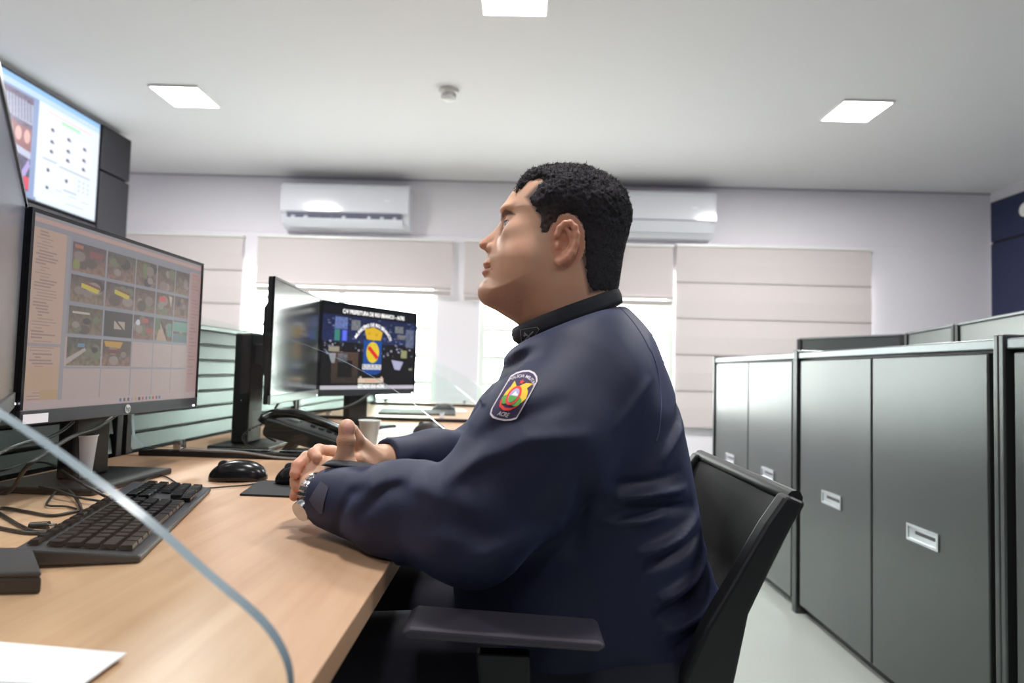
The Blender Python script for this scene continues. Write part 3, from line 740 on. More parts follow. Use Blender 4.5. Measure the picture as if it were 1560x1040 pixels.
# ------------------------------------------------------------------ keyboards and mice
def keyboard(c, rz, label, w=.44, d=.13, keys=True):
    t = thing('keyboard', (c[0], c[1], ZD), label, 'keyboard', 'black computer keyboards', rz=rz)
    # local: long axis X, rear edge +Y raised
    prof = [(-d/2, 0.001), (-d/2, .010), (d/2, .024), (d/2, .004)]
    build('case', MB().prism([(-w/2, y, z) for y, z in prof], (w, 0, 0)), DGREY if keys else BLACK, t, bevel=.003)
    if keys:
        rows = [(14, [1]*13+[2]), (14, [1.5]+[1]*12+[1.5]), (13, [1.8]+[1]*11+[2.2]), (12, [2.3]+[1]*10+[2.7]), (8, [1.3, 1.1, 1.3, 5.8, 1.3, 1.1, 1.1, 2.0])]
        u = .0185; slope = math.atan2(.014, d); rot = Matrix.Rotation(slope, 3, 'X')
        def key(x, y, kw, kd, nm='key'):
            z = .010+(y+d/2)*math.tan(slope)+.002
            k_ = MB().add([(-kw/2, -kd/2, 0), (kw/2, -kd/2, 0), (kw/2, kd/2, 0), (-kw/2, kd/2, 0), (-kw/2+.002, -kd/2+.0015, .005), (kw/2-.002, -kd/2+.0015, .005), (kw/2-.002, kd/2-.002, .0045), (-kw/2+.002, kd/2-.002, .0045)], [(0, 3, 2, 1), (4, 5, 6, 7), (0, 1, 5, 4), (1, 2, 6, 5), (2, 3, 7, 6), (3, 0, 4, 7)])
            k_.v = [tuple(rot @ Vector(v) + Vector((x, y, z))) for v in k_.v]
            b = build(nm, k_, BLACKG, t); return b
        n = 0
        for r, (cnt, ws) in enumerate(rows):
            x = -w/2+.012; sc = .0182*15/sum(ws)
            for q in ws:
                kw = q*sc; key(x+kw/2, d/2-.036-r*.0185, kw-.0018, .0165); x += kw; n += 1
        for q in range(12): key(-w/2+.022+q*.0222+.004*(q//4), d/2-.014, .016, .012)
        for r in range(5):                     # numeric block
            for q in range(4):
                key(w/2-.078+q*.0185, d/2-.036-r*.0185, .0165, .0165)
        arrows = MB()
        for (qx, qy) in ((0, 0), (-1, 0), (1, 0), (0, 1)): arrows.box((w/2-.118+qx*.0175, -d/2+.014+qy*.0185, .0165+.002*qy), (.0155, .0155, .006))
        build('arrow_keys', arrows, BLACKG, t, bevel=.001); arrows = MB()
        for r in range(2):
            for q in range(3): arrows.box((w/2-.118+(q-1)*.0175, d/2-.036-r*.0185, .0245-.002*r), (.0155, .0155, .006))
        build('navigation_keys', arrows, BLACKG, t, bevel=.001)
    return t
pa = np.array([-.44, .75]); pb = np.array([-.565, 1.185])     # front edge of the near keyboard
dd = (pb-pa)/np.linalg.norm(pb-pa); nn = np.array([-dd[1], dd[0]])
cc = (pa+pb)/2 + nn*.065
keyboard(cc, math.atan2(dd[1], dd[0]), 'black keyboard on the near oak desk, under the large monitor')

def mouse(c, rz, label, m=BLACKG, sc=1.0):
    t = thing('computer_mouse', c, label, 'mouse', 'computer mice', rz=rz)
    # superellipsoid half shell, long axis X
    vs = []; fs = []; nu, nv = 24, 10
    for j in range(nv+1):
        ph = j/nv*math.pi/2
        for i in range(nu):
            th = 2*math.pi*i/nu; cx, cy = math.cos(th), math.sin(th)
            sx = abs(cx)**.85*math.copysign(1, cx); sy = abs(cy)**.9*math.copysign(1, cy)
            cp = math.cos(ph)**.55
            x = .057*sx*cp; y = .032*sy*cp*(1-.12*sx); z = .037*math.sin(ph)**.9*(1-.25*(x/.057-.1)**2)*(1.0)
            vs.append((x*sc, y*sc, (.003+z)*sc))
    for j in range(nv):
        for i in range(nu): fs.append((j*nu+i, j*nu+(i+1) % nu, (j+1)*nu+(i+1) % nu, (j+1)*nu+i))
    fs.append(tuple(range(nu))[::-1])
    build('shell', MB().add(vs, fs, True), m, t)
    build('base_plate', MB().lathe([(0, 0), (.028*sc, 0), (.028*sc, .003*sc), (0, .003*sc)]), BLACK, t)
    build('scroll_wheel', MB().cyl((-.030*sc, -.004*sc, .030*sc), (-.030*sc, .004*sc, .030*sc), .010*sc, n=18), DGREY, t)
    return t
mp_ = P(363, 731, Z=ZD)
mouse((mp_[0], mp_[1], ZD), R(8), 'glossy black mouse on the bare desk between the keyboard and the hands', sc=1.02)
# mouse pad and second mouse behind the hands
a = P(365, 755, Z=ZD); b = P(395, 734, Z=ZD)
tag(build('mouse_pad', MB().prism([(a[0], a[1], ZD), (a[0]+.21, a[1]-.01, ZD), (a[0]+.205, a[1]+.15, ZD), (b[0], b[1]+.0, ZD)], (0, 0, .004)), mat('mouse_pad_cloth', (34, 35, 38), rough=.8), bevel=.001), 'thin black mouse pad beside the clasped hands', 'mouse pad')
c = P(447, 738, Z=ZD+.004); mouse((c[0]+.012, c[1]+.03, ZD+.004), R(20), 'black mouse on the mouse pad, partly hidden by the hands')
c = P(676, 627, Z=ZD); mouse((c[0], c[1], ZD), R(10), 'small dark mouse on the farthest desk near the windows', DGREY, sc=1.2)
c = P(655, 662, Z=ZD); mouse((c[0], c[1], ZD), R(-15), 'dark mouse on the far desk, seen through the glass above the sleeve', DGREY, sc=1.15)
keyboard((-.255, 1.95), R(4), 'black keyboard on the telephone desk, behind the white cup', w=.30, d=.11, keys=False)
keyboard((-.52, 3.35), R(5), 'dark keyboard on the farthest desk, seen through the glass', w=.40, d=.13, keys=False)
c = P(480, 0, Y=2.35)
tag(build('paper_sheet', MB().box((-.42, 2.45, ZD+.001), (.21, .29, .0015)), PAPER), 'white paper sheet on the desk behind the telephone', 'paper')
tag(build('paper_sheet', MB().box((-.45, 3.75, ZD+.001), (.30, .22, .0015), Matrix.Rotation(R(12), 3, 'Z')), PAPER), 'white paper sheet on the farthest desk by the windows', 'paper')

# ------------------------------------------------------------------ cups
def cup(c, label, sc=1.0, wide=1.0):
    t = thing('plastic_cup', c, label, 'cup', 'disposable cups')
    build('cup_wall', MB().lathe([(0, .0), (.021*sc, .0), (.0225*sc, .004), (.0325*sc, .078*sc), (.0345*sc, .080*sc), (.0335*sc, .082*sc), (.0318*sc, .079*sc), (.0215*sc, .006), (0, .004)]), CUPM, t)
    t.scale = (wide, wide, 1)
    build('rolled_rim', MB().tube([(.0338*sc*math.cos(a), .0338*sc*math.sin(a), .081*sc) for a in [2*math.pi*k/32 for k in range(32)]], .0013, closed=True), WHITEP, t)
c = P(125, 727, Z=ZD+.013); cup(c, 'tall translucent cup under the large monitor, on its foot', 1.0, .68)
c = P(562, 677, Y=1.93); cup((c[0], 1.93, ZD), 'white plastic cup behind the raised thumb', .98)

# ------------------------------------------------------------------ telephone
t = thing('desk_telephone', P(487, 692, Z=ZD)*[1, 1, 1], 'black desk telephone with handset, behind the glass divider', 'telephone', rz=R(0))
t.location = (-.545, 1.765, ZD); t.rotation_euler = (0, 0, R(4)); t.scale = (1, 1, .84)
tilt = lambda x: .105-.36*(x+.12)           # top plane falls towards +X
body = [(-.13, .070), (-.122, .118), (-.10, .112), (.12, .030), (.125, .012), (.10, .004), (-.02, .030), (-.115, .058)]
build('body', MB().prism([(x, -.09, z) for x, z in body], (0, .18, 0)), BLACK, t, bevel=.006, seg=3)
build('foot', MB().prism([(-.10, -.06, .0), (-.085, -.06, .0), (-.04, -.06, .045), (-.06, -.06, .055)], (0, .12, 0)).span((-.10, -.06, 0), (.0, .06, .006)), BLACK, t, bevel=.003)
hs = smooth_path([(-.135, -.055, .100), (-.115, -.055, .128), (-.06, -.055, .132), (0, -.055, .112), (.06, -.055, .086), (.105, -.055, .058), (.125, -.055, .036)], 5)
build('handset', MB().tube(hs, .018, n=14, rad=[.021 if i < 4 else (.022 if i > len(hs)-5 else .0155) for i in range(len(hs))]), BLACKG, t)
kp = MB()
for i in range(4):
    for j in range(3):
        x = -.02+i*.022; kp.box((x, .005+j*.022, .118-.372*(x+.10)-.005+.004), (.015, .016, .008), Matrix.Rotation(R(20), 3, 'Y'))
build('keypad', kp, DGREY, t, bevel=.001)
build('display', MB().box((-.072, .03, .108), (.034, .09, .006), Matrix.Rotation(R(20), 3, 'Y')), mat('phone_display', (150, 158, 156), rough=.2), t)
cord = [(-.125, -.055, .10)]
for k in range(60):
    s_ = k/60; cord.append((-.135-.05*math.sin(s_*3.1)+.004*math.cos(k*1.6), -.06-.02*s_+.004*math.sin(k*1.6), .10-.09*s_))
build('handset_cord', MB().tube(cord, .0018, n=6), CABLE, t)

# ------------------------------------------------------------------ cables
def cable(name, pts, r, label, m=CABLE, group='loose cables on the desk'):
    pth = smooth_path(pts, 8)
    o = build(name, MB().tube(pth, r, n=8), m); tag(o, label, 'cable', group); return o
def DP(px, py, z=0.003): return P(px, py, Z=ZD+z)
cable('mouse_cable', [DP(404, 733), DP(380, 738), DP(345, 741), DP(310, 743), DP(275, 738), DP(255, 727), DP(238, 723), DP(225, 730), DP(196, 750, .016), DP(178, 757, .016)], .0016, 'thin black mouse cable curving round the far end of the keyboard')
cable('desk_cable', [DP(-60, 722, .02), DP(0, 717, .03), DP(40, 705, .03), DP(75, 706, .03), DP(110, 727, .03), DP(140, 745, .02), DP(175, 764, .006), DP(186, 776, .003)], .0024, 'grey cable arching in front of the dark monitor foot', CABLE)
cable('desk_cable', [DP(60, 741, .015), DP(85, 746, .015), DP(118, 757, .01), DP(160, 764, .005)], .0020, 'short cable lying left of the cup foot')
cable('desk_cable', [DP(-40, 790), DP(0, 774), DP(40, 779), DP(80, 785), DP(120, 778), DP(138, 778)], .0024, 'cable crossing the desk left of the keyboard, just behind the plug')
cable('desk_cable', [DP(90, 736, .012), DP(110, 752, .008), DP(122, 770, .004), DP(124, 792), DP(118, 806), DP(85, 808), DP(40, 811), DP(-40, 795)], .0026, 'looping cable next to the near left corner of the keyboard')
cable('desk_cable', [DP(-30, 765), DP(0, 782), DP(30, 800), DP(62, 812), DP(100, 817), DP(130, 812)], .0026, 'cable running from the left edge under the keyboard corner')
cable('desk_cable', [DP(85, 748, .01), DP(72, 765, .005), DP(75, 770, .004), DP(100, 771), DP(116, 775)], .0018, 'small curled cable between the foot and the plug')
cable('monitor_cable', [P(112, 642, X=-.83), P(96, 655, X=-.82), P(70, 668, X=-.8), P(40, 674, X=-.78), P(0, 690, X=-.76), P(-60, 730, X=-.74)], .003, 'black cable hanging in an arc under the large monitor')
cable('monitor_cable', [P(182, 628, X=-.82), P(150, 650, X=-.80), P(110, 665, X=-.78), P(70, 690, X=-.76), P(40, 712, X=-.755), DP(10, 750, .004), DP(-60, 760, .004)], .0036, 'thicker black cable drooping below the logo of the large monitor')
cable('monitor_cable', [P(425, 612, X=-.72), P(410, 640, X=-.73), P(402, 660, X=-.74), P(420, 672, X=-.70)], .0035, 'black cable dropping below the edge-on monitor')
cable('monitor_cable', [P(563, 600, Y=2.45), P(545, 612, Y=2.4), P(520, 622, Y=2.35), P(480, 626, Y=2.3), P(455, 630, Y=2.25)], .005, 'black cable sagging under the monitor with the crest')
cable('network_cable', [(-.84, 1.585, ZD+.02), (-.80, 1.58, ZD+.022), (-.70, 1.60, ZD+.018), (-.60, 1.605, ZD+.006), (-.50, 1.60, ZD+.004)], .003, 'pale grey cable running along the glass divider', CABLEG)
# plug
t = thing('power_plug', DP(74, 800, .007), 'black barrel plug with a bright tip lying left of the keyboard', 'plug', rz=R(8))
build('grip', MB().cyl((-.024, 0, 0), (.0, 0, 0), .0045, .0058), CABLE, t)
build('metal_tip', MB().cyl((0, 0, 0), (.010, 0, 0), .0025), CHROME, t)
# black box at the near left, paper sheets
a = P(62, 905, Z=ZD)
t = thing('black_box', (a[0], a[1], ZD), 'flat black box at the left picture edge, in front of the keyboard', 'box', rz=R(4))
fp = [(0, 0), (-.070, .090), (-.22, .078), (-.15, -.012)]
build('body', MB().prism([(x, y, 0) for x, y in fp], (0, 0, .017)), BLACK, t, bevel=.003)
build('lid', MB().prism([(x*.985-.001, y*.985+.001, .0172) for x, y in fp], (0, 0, .005)), DGREY, t, bevel=.002)
c = P(193, 992, Z=ZD+.006)
for k in range(4):
    o = build('paper_sheet', MB().prism([(0, 0, 0), (.0, -.052, 0), (-.30, -.05, 0), (-.28, .03, 0)], (0, 0, .0009)), PAPER)
    o.location = (c[0]-.003*(3-k), c[1]-.0015*(3-k), ZD+.0002+.0013*k)
    o.rotation_euler = (0, 0, R(.8*(k-3)))
    tag(o, ('bottom', 'second lowest', 'second highest', 'topmost')[k]+' white paper sheet of the stack in the bottom left corner', 'paper', 'stacked white papers')

# ------------------------------------------------------------------ office chair
cx_, cy_ = .10, 1.0
t = thing('office_chair', (cx_, cy_, 0), 'black mesh-back office chair the man sits on', 'chair')
def bk(px, py, Y): return P(px, py, Y=Y)
ynear, yfar = .80, 1.20
# side curve of the back (x, z): rear edge and front edge, from top to bottom
rear = [(.362, .828), (.345, .80), (.318, .745), (.292, .69), (.278, .62), (.262, .55), (.235, .48), (.19, .43)]
front = [(.338, .838), (.312, .80), (.275, .735), (.240, .675), (.212, .61), (.195, .55), (.175, .49), (.14, .44)]
def side_frame(y, th, s):
    return MB().prism([(x, y, z) for x, z in front]+[(x, y, z) for x, z in rear[::-1]], (0, th*s, 0))
base_ = (cx_, cy_, 0)
build('back_frame', side_frame(ynear-.012, .03, 1), BLACK, t, world_base=base_, bevel=.006, seg=3)
build('back_frame', side_frame(yfar+.012, .03, -1), BLACK, t, world_base=base_, bevel=.006, seg=3)
# mesh panel, bowed
n1, n2 = 24, 20; vs = []
fr_s = smooth_path([(x+.012, z) for x, z in front], 4)[:26]
for p in fr_s:
    for j in range(n2+1):
        u = j/n2; y = ynear+(yfar-ynear)*u; bow = (.090*max(0, min(1, (.83-p[1])/.15)))*math.sin(math.pi*u)**.6
        vs.append((p[0]+bow, y, p[1]-.002))
m_ = len(fr_s)
fs = [(i*(n2+1)+j, i*(n2+1)+j+1, (i+1)*(n2+1)+j+1, (i+1)*(n2+1)+j) for i in range(m_-1) for j in range(n2)]
o = build('back_mesh', MB().add(vs, fs, True), MESHF, t, world_base=base_); sd = o.modifiers.new('s', 'SOLIDIFY'); sd.thickness = .006
tp = [(.350, ynear-.004+(yfar-ynear+.008)*u, .832) for u in [k/16 for k in range(17)]]
build('top_rail', MB().tube(tp, .010, n=10), BLACK, t, world_base=base_)
build('seat', MB().span((-.16, .77, .40), (.30, 1.23, .45)), MESHF, t, world_base=base_, bevel=.025, seg=4)
build('back_bracket', MB().prism([(.19, .95, .42), (.285, .95, .52), (.30, .95, .50), (.22, .95, .39)], (0, .10, 0)), BLACKM, t, world_base=base_, bevel=.004)
for (y, s) in ((.715, 1), (1.285, -1)):
    a0 = P(619, 955, Y=.73)[0]; a1 = P(917, 972, Y=.73)[0]
    arm = build('armrest', MB().prism([(a0, y-.027, .697), (a0+.006, y-.027, .690), (a1-.01, y-.027, .683), (a1, y-.027, .688), (a1-.006, y-.027, .694), (a0+.01, y-.027, .703)], (0, .068, 0)), mat('armrest_pad', (58, 55, 66), rough=.45) if 'armrest_pad' not in MATS else MATS['armrest_pad'], t, world_base=base_, bevel=.008, seg=3)
    xm = (a0+a1)/2
    build('armrest_post', MB().prism([(xm-.03, y-.012, .67), (xm+.03, y-.012, .67), (xm+.045, y-.012, .40), (xm+.005, y-.012, .40)], (0, .024, 0)).span((xm+.0, min(y, y+.10*s), .395), (xm+.05, max(y, y+.10*s), .41)), BLACKM, t, world_base=base_, bevel=.004)
build('gas_column', MB().cyl((cx_, cy_, .10), (cx_, cy_, .40), .028), BLACKM, t, world_base=base_)
for k in range(5):
    a = R(72*k+20); ex, ey = cx_+.30*math.cos(a), cy_+.30*math.sin(a)
    lg = build('base_leg', MB().tube([(cx_, cy_, .115), (cx_+.15*math.cos(a), cy_+.15*math.sin(a), .095), (ex, ey, .07)], .02, n=10, rad=[.026, .02, .014]), BLACK, t, world_base=base_)
    build('caster', MB().cyl((ex-.012*math.sin(a), ey+.012*math.cos(a), .03), (ex+.012*math.sin(a), ey-.012*math.cos(a), .03), .0295, n=20), BLACKG, lg, world_base=base_)

# ================================================================== THE MAN (distance fields meshed with surface nets)
def ln(v): return np.sqrt((v*v).sum(-1))
def smin(a, b, k):
    h = np.clip(.5+.5*(b-a)/k, 0, 1); return b*(1-h)+a*h-k*h*(1-h)
def smax(a, b, k): return -smin(-a, -b, k)
def cone(p, a, b, ra, rb):
    a = np.asarray(a, float); b = np.asarray(b, float); ab = b-a
    t = np.clip(((p-a)@ab)/(ab@ab), 0, 1)
    return ln(p-a-t[:, None]*ab) - (ra+(rb-ra)*t)
def chain(p, pts, rs, k=.004):
    d = None
    for i in range(len(pts)-1):
        c = cone(p, pts[i], pts[i+1], rs[i], rs[i+1]); d = c if d is None else smin(d, c, k)
    return d
def ell(p, c, r, rot=None):
    q = p-np.asarray(c, float)
    if rot is not None: q = q@rot
    r = np.asarray(r, float); k0 = ln(q/r); k1 = ln(q/(r*r))+1e-9
    return k0*(k0-1)/k1
def poly2(x, z, pts):
    """signed distance to a 2d polygon"""
    pts = np.asarray(pts, float); d = np.full(x.shape, 1e9); s = np.ones(x.shape); n = len(pts); j = n-1
    for i in range(n):
        ex, ez = pts[j]-pts[i]; wx_, wz_ = x-pts[i][0], z-pts[i][1]
        t = np.clip((wx_*ex+wz_*ez)/(ex*ex+ez*ez+1e-12), 0, 1); bx, bz = wx_-ex*t, wz_-ez*t
        d = np.minimum(d, bx*bx+bz*bz)
        c1 = z >= pts[i][1]; c2 = z < pts[j][1]; c3 = ex*wz_ > ez*wx_
        s = np.where((c1 & c2 & c3) | (~c1 & ~c2 & ~c3), -s, s); j = i
    return s*np.sqrt(d)
def inflate(sd, ay, Rr, Wd, a=2.0):
    u = np.maximum(1e-6, 1+sd/Rr); q = np.maximum(ay/Wd, 1e-6)
    return ((u**a+q**a)**(1/a)-1)*np.minimum(Rr, Wd)
def face_a(x, z):
    fx = np.clip((P(865, 0, Y=YM)[0]-x)/.06, 0, 1); fz = np.clip((P(0, 335, Y=YM)[2]-z)/.055, 0, 1)
    return 2.0-fx*(.08+.42*fz)
def pxl(pts, Y):                 # pixel outline -> (x, z) at depth Y
    out = []
    for a, b in pts:
        w = P(a, b, Y=Y); out.append((w[0], w[2]))
    return np.array(out)
def subdiv2(pts, n=4):
    return np.array([q[:2] for q in smooth_path([(a, b, 0) for a, b in pts], n, closed=True)])

def surface_nets(f, lo, hi, h, B=12, lip=1.35):
    lo = np.array(lo, float); hi = np.array(hi, float)
    n = np.ceil((hi-lo)/h/B).astype(int)*B+1
    vals = np.empty(n, np.float32)
    nb = (n-1)//B
    ci = np.stack(np.meshgrid(*[np.arange(k) for k in nb], indexing='ij'), -1).reshape(-1, 3)
    cen = lo+(ci+.5)*B*h
    dc = f(cen); thr = lip*B*h*math.sqrt(3)/2+.012
    for (i, j, k), v in zip(ci, dc):
        vals[i*B:(i+1)*B+1, j*B:(j+1)*B+1, k*B:(k+1)*B+1] = v
    act = ci[np.abs(dc) < thr]
    off = np.stack(np.meshgrid(*[np.arange(B+1)]*3, indexing='ij'), -1).reshape(-1, 3)
    CH = 24
    for s in range(0, len(act), CH):
        a = act[s:s+CH]; g = (a[:, None, :]*B+off[None]).reshape(-1, 3)
        vals[g[:, 0], g[:, 1], g[:, 2]] = f(lo+g*h)
    ins = vals < 0
    cnt = np.zeros(n-1, np.int8); cs = []
    for dx in (0, 1):
        for dy in (0, 1):
            for dz in (0, 1):
                cnt += ins[dx:n[0]-1+dx, dy:n[1]-1+dy, dz:n[2]-1+dz]
    mask = (cnt > 0) & (cnt < 8); cells = np.argwhere(mask)
    idm = np.full(n-1, -1, np.int32); idm[mask] = np.arange(len(cells))
    acc = np.zeros((len(cells), 3)); num = np.zeros(len(cells))
    corners = [(x, y, z) for x in (0, 1) for y in (0, 1) for z in (0, 1)]
    for i, c0 in enumerate(corners):
        for c1 in corners[i+1:]:
            if sum(abs(a-b) for a, b in zip(c0, c1)) != 1: continue
            a = cells+c0; b = cells+c1
            va = vals[a[:, 0], a[:, 1], a[:, 2]]; vb = vals[b[:, 0], b[:, 1], b[:, 2]]
            cr = (va < 0) != (vb < 0); den = np.where(cr, va-vb, 1); t = np.where(cr, va/den, 0)
            pt = np.array(c0)+t[:, None]*(np.array(c1)-np.array(c0))
            acc += pt*cr[:, None]; num += cr
    V = lo+(cells+acc/np.maximum(num, 1)[:, None])*h
    F_all = []
    for ax in range(3):
        e = [0, 0, 0]; e[ax] = 1
        sl0 = [slice(0, n[i]-(1 if i == ax else 0)) for i in range(3)]
        a = ins[tuple(slice(0, n[i]-e[i]) for i in range(3))]; b = ins[tuple(slice(e[i], n[i]) for i in range(3))]
        ed = np.argwhere(a != b); u, v = (ax+1) % 3, (ax+2) % 3
        ok = (ed[:, u] > 0) & (ed[:, v] > 0) & (ed[:, u] < n[u]-1) & (ed[:, v] < n[v]-1); ed = ed[ok]
        fl = ins[ed[:, 0], ed[:, 1], ed[:, 2]]
        q = []
        for (du, dv) in ((-1, -1), (0, -1), (0, 0), (-1, 0)):
            c = ed.copy(); c[:, u] += du; c[:, v] += dv; q.append(idm[c[:, 0], c[:, 1], c[:, 2]])
        q = np.stack(q, -1); q[~fl] = q[~fl][:, ::-1]
        F_all.append(q)
    return V, np.concatenate(F_all)

def nz3(p, s, seed=0):
    """cheap smooth noise -1..1"""
    x, y, z = (p*s).T; a = seed*1.7
    return (np.sin(x*1.0+1.3*np.sin(y*1.1+a)+a)+np.sin(y*1.2+1.1*np.sin(z*.9+a*2)+2*a)+np.sin(z*1.1+1.2*np.sin(x*1.05-a)+3*a))/3

_prm = np.random.RandomState(42).permutation(4096).astype(np.int64); _rv = np.random.RandomState(43).rand(4096)*2-1
def vn(p, s):
    """lattice value noise -1..1"""
    q = p*s+500.0; i = np.floor(q).astype(np.int64); f = q-i; f = f*f*(3-2*f); out = 0
    for dx in (0, 1):
        for dy in (0, 1):
            for dz in (0, 1):
                h = _prm[(_prm[(_prm[(i[:, 0]+dx) & 4095]+i[:, 1]+dy) & 4095]+i[:, 2]+dz) & 4095]
                w = (f[:, 0] if dx else 1-f[:, 0])*(f[:, 1] if dy else 1-f[:, 1])*(f[:, 2] if dz else 1-f[:, 2])
                out = out+w*_rv[h]
    return out
YM = 1.0                                            # depth of the middle of the head
HEAD = subdiv2(pxl([(771, 307), (766, 317), (763.5, 326), (764.5, 338), (762, 350), (756, 362), (749, 374), (744, 385), (741, 394), (740, 402),
        (740.5, 411), (740, 418), (738, 427), (733, 437), (731.5, 446), (735, 456), (744, 465), (756, 473), (770, 482), (789, 494), (806, 512), (822, 540),
        (880, 560), (940, 540), (940, 490), (938, 462), (940, 436), (943, 416), (946, 394), (952, 366), (955, 338), (952, 314), (942, 294), (927, 281), (903, 268),
        (866, 260), (825, 263), (801, 273), (785, 288)], YM), 3)
NOSE = subdiv2(pxl([(772, 326), (765, 335), (759, 343.5), (752, 352), (741, 361), (732.5, 367.5), (730, 372), (731.5, 377.5), (738, 381), (744, 385.5), (753, 388), (764, 380), (772, 360)], YM), 3)
def pm(px, py, dy): 
    w = P(px, py, Y=YM); return np.array([w[0], dy, w[2]])        # mirrored space: y = distance from the middle plane
def pn(px, py, Y):
    w = P(px, py, Y=Y); return np.array([w[0], YM-Y, w[2]])
EYEC = pn(779.5, 342.5, .9665)
ear_out = [(849, 358), (852.5, 347), (860, 340), (869, 339), (876, 346), (878.5, 357), (877.5, 371), (872, 385), (863.5, 393), (854.5, 399)]
EARY = .917
ear_pts = [pn(a, b, EARY - .004*math.sin(i/9*3.1)) for i, (a, b) in enumerate(ear_out)]
NECKF = pn(792, 500, YM)
def head_sdf(pw):
    p = pw.copy(); p[:, 1] = np.abs(pw[:, 1]-YM)
    x, y, z = p.T
    sd = poly2(x, z, HEAD)
    zt = P(850, 445, Y=YM)[2]
    Wd = np.where(z > zt, .0765, .0765-.10*np.clip(zt-z, 0, .12)); 
    zf = P(800, 300, Y=YM)[2]; Wd = Wd-.05*np.clip(z-zf, 0, .06)
    # front of the face is narrower and rounder
    d = inflate(sd, y, .075, Wd, face_a(x, z))
    d = smin(d, ell(p, pn(800, 398, .955), (.034, .030, .034)), .03)           # cheek
    d = smin(d, ell(p, pn(792, 352, .952), (.022, .012, .012)), .022)         # cheekbone
    d = smin(d, ell(p, pm(775, 326, .024), (.012, .024, .0065)), .014)        # brow ridge
    d = smin(d, ell(p, pm(746, 446, 0), (.0135, .020, .013)), .02)           # chin
    d = smax(d, -ell(p, pn(768, 344, .968), (.0085, .014, .010)), .012)        # eye socket
    # nose
    nd = inflate(poly2(x, z, NOSE), y, .013, .0125+.12*np.clip(pm(0, 352, 0)[2]-z, 0, .03))
    d = smin(d, nd, .007)
    d = smin(d, ell(p, pn(749, 378, .9845), (.0085, .0062, .0075)), .005)      # wing of the nose
    d = smax(d, -ell(p, pn(740.5, 383, .9925), (.0065, .004, .0028)), .002)
    d = smax(d, -(ln(p-pn(758.5, 377, .9795))-.0028), .004)
    # mouth
    d = smin(d, ell(p, pm(744, 403.5, 0), (.0085, .024, .0056)), .005)
    d = smin(d, ell(p, pm(743.5, 415.5, 0), (.0100, .021, .0062)), .006)
    d = smax(d, -ell(p, pm(740, 410, 0), (.0125, .034, .0010)), .002)
    d = smax(d, -(ln(p-pn(752, 411, .975))-.0014), .005)
    # eyelids
    r = ln(p-EYEC)-.0132
    cut = ell(p, EYEC+np.array([-.0080, .0060, .0006]), (.0110, .0088, .0050))
    lid = smax(r, -cut, .0012); lid = smax(lid, -(ln(p-EYEC)-.0110), .0008)
    d = smax(d, -(ln(p-EYEC)-.0112), .001)
    d = smin(d, lid, .0045); 
    # crease above the eye
    d = smin(d, ln(p-EYEC)-.0112, .0003)
    # ear
    er = [.0052, .0042, .0040, .0042, .0046, .0048, .0048, .0052, .0062, .0070]
    e = chain(p, ear_pts, er, .003)
    plate = ell(p, pn(864, 366, EARY+.010), (.0165, .0055, .029), EROT)
    e = smin(e, plate, .006)
    e = smin(e, chain(p, [pn(862, 347, EARY+.001), pn(869, 358, EARY), pn(868, 373, EARY), pn(859, 385, EARY+.001)], [.003, .0036, .0036, .003]), .005)
    e = smax(e, -ell(p, pn(858, 370, EARY+.002), (.0068, .009, .0105)), .004)
    e = smin(e, ell(p, pn(850.5, 374, EARY+.004), (.0035, .0045, .006)), .004)
    e = smin(e, ell(p, pn(851, 397, EARY+.005), (.0065, .0055, .0062)), .006)
    d = smin(d, e, .005)
    return d
_a = R(14); EROT = np.array([[math.cos(_a), 0, math.sin(_a)], [0, 1, 0], [-math.sin(_a), 0, math.cos(_a)]])

# ---- joints of the figure
J = dict(
    shN=P(893, 592, Y=.845), elN=P(722, 796, Y=.775), wrN=P(494, 757, Y=.915),
    shF=P(850, 590, Y=1.19), elF=P(728, 700, Y=1.21), wrF=P(582, 703, Y=1.045),
    hipN=np.array([.17, .90, .54]), hipF=np.array([.17, 1.11, .54]),
    knN=np.array([-.30, .88, .56]), knF=np.array([-.30, 1.14, .56]),
    anN=np.array([-.30, .88, .09]), anF=np.array([-.32, 1.14, .09]))

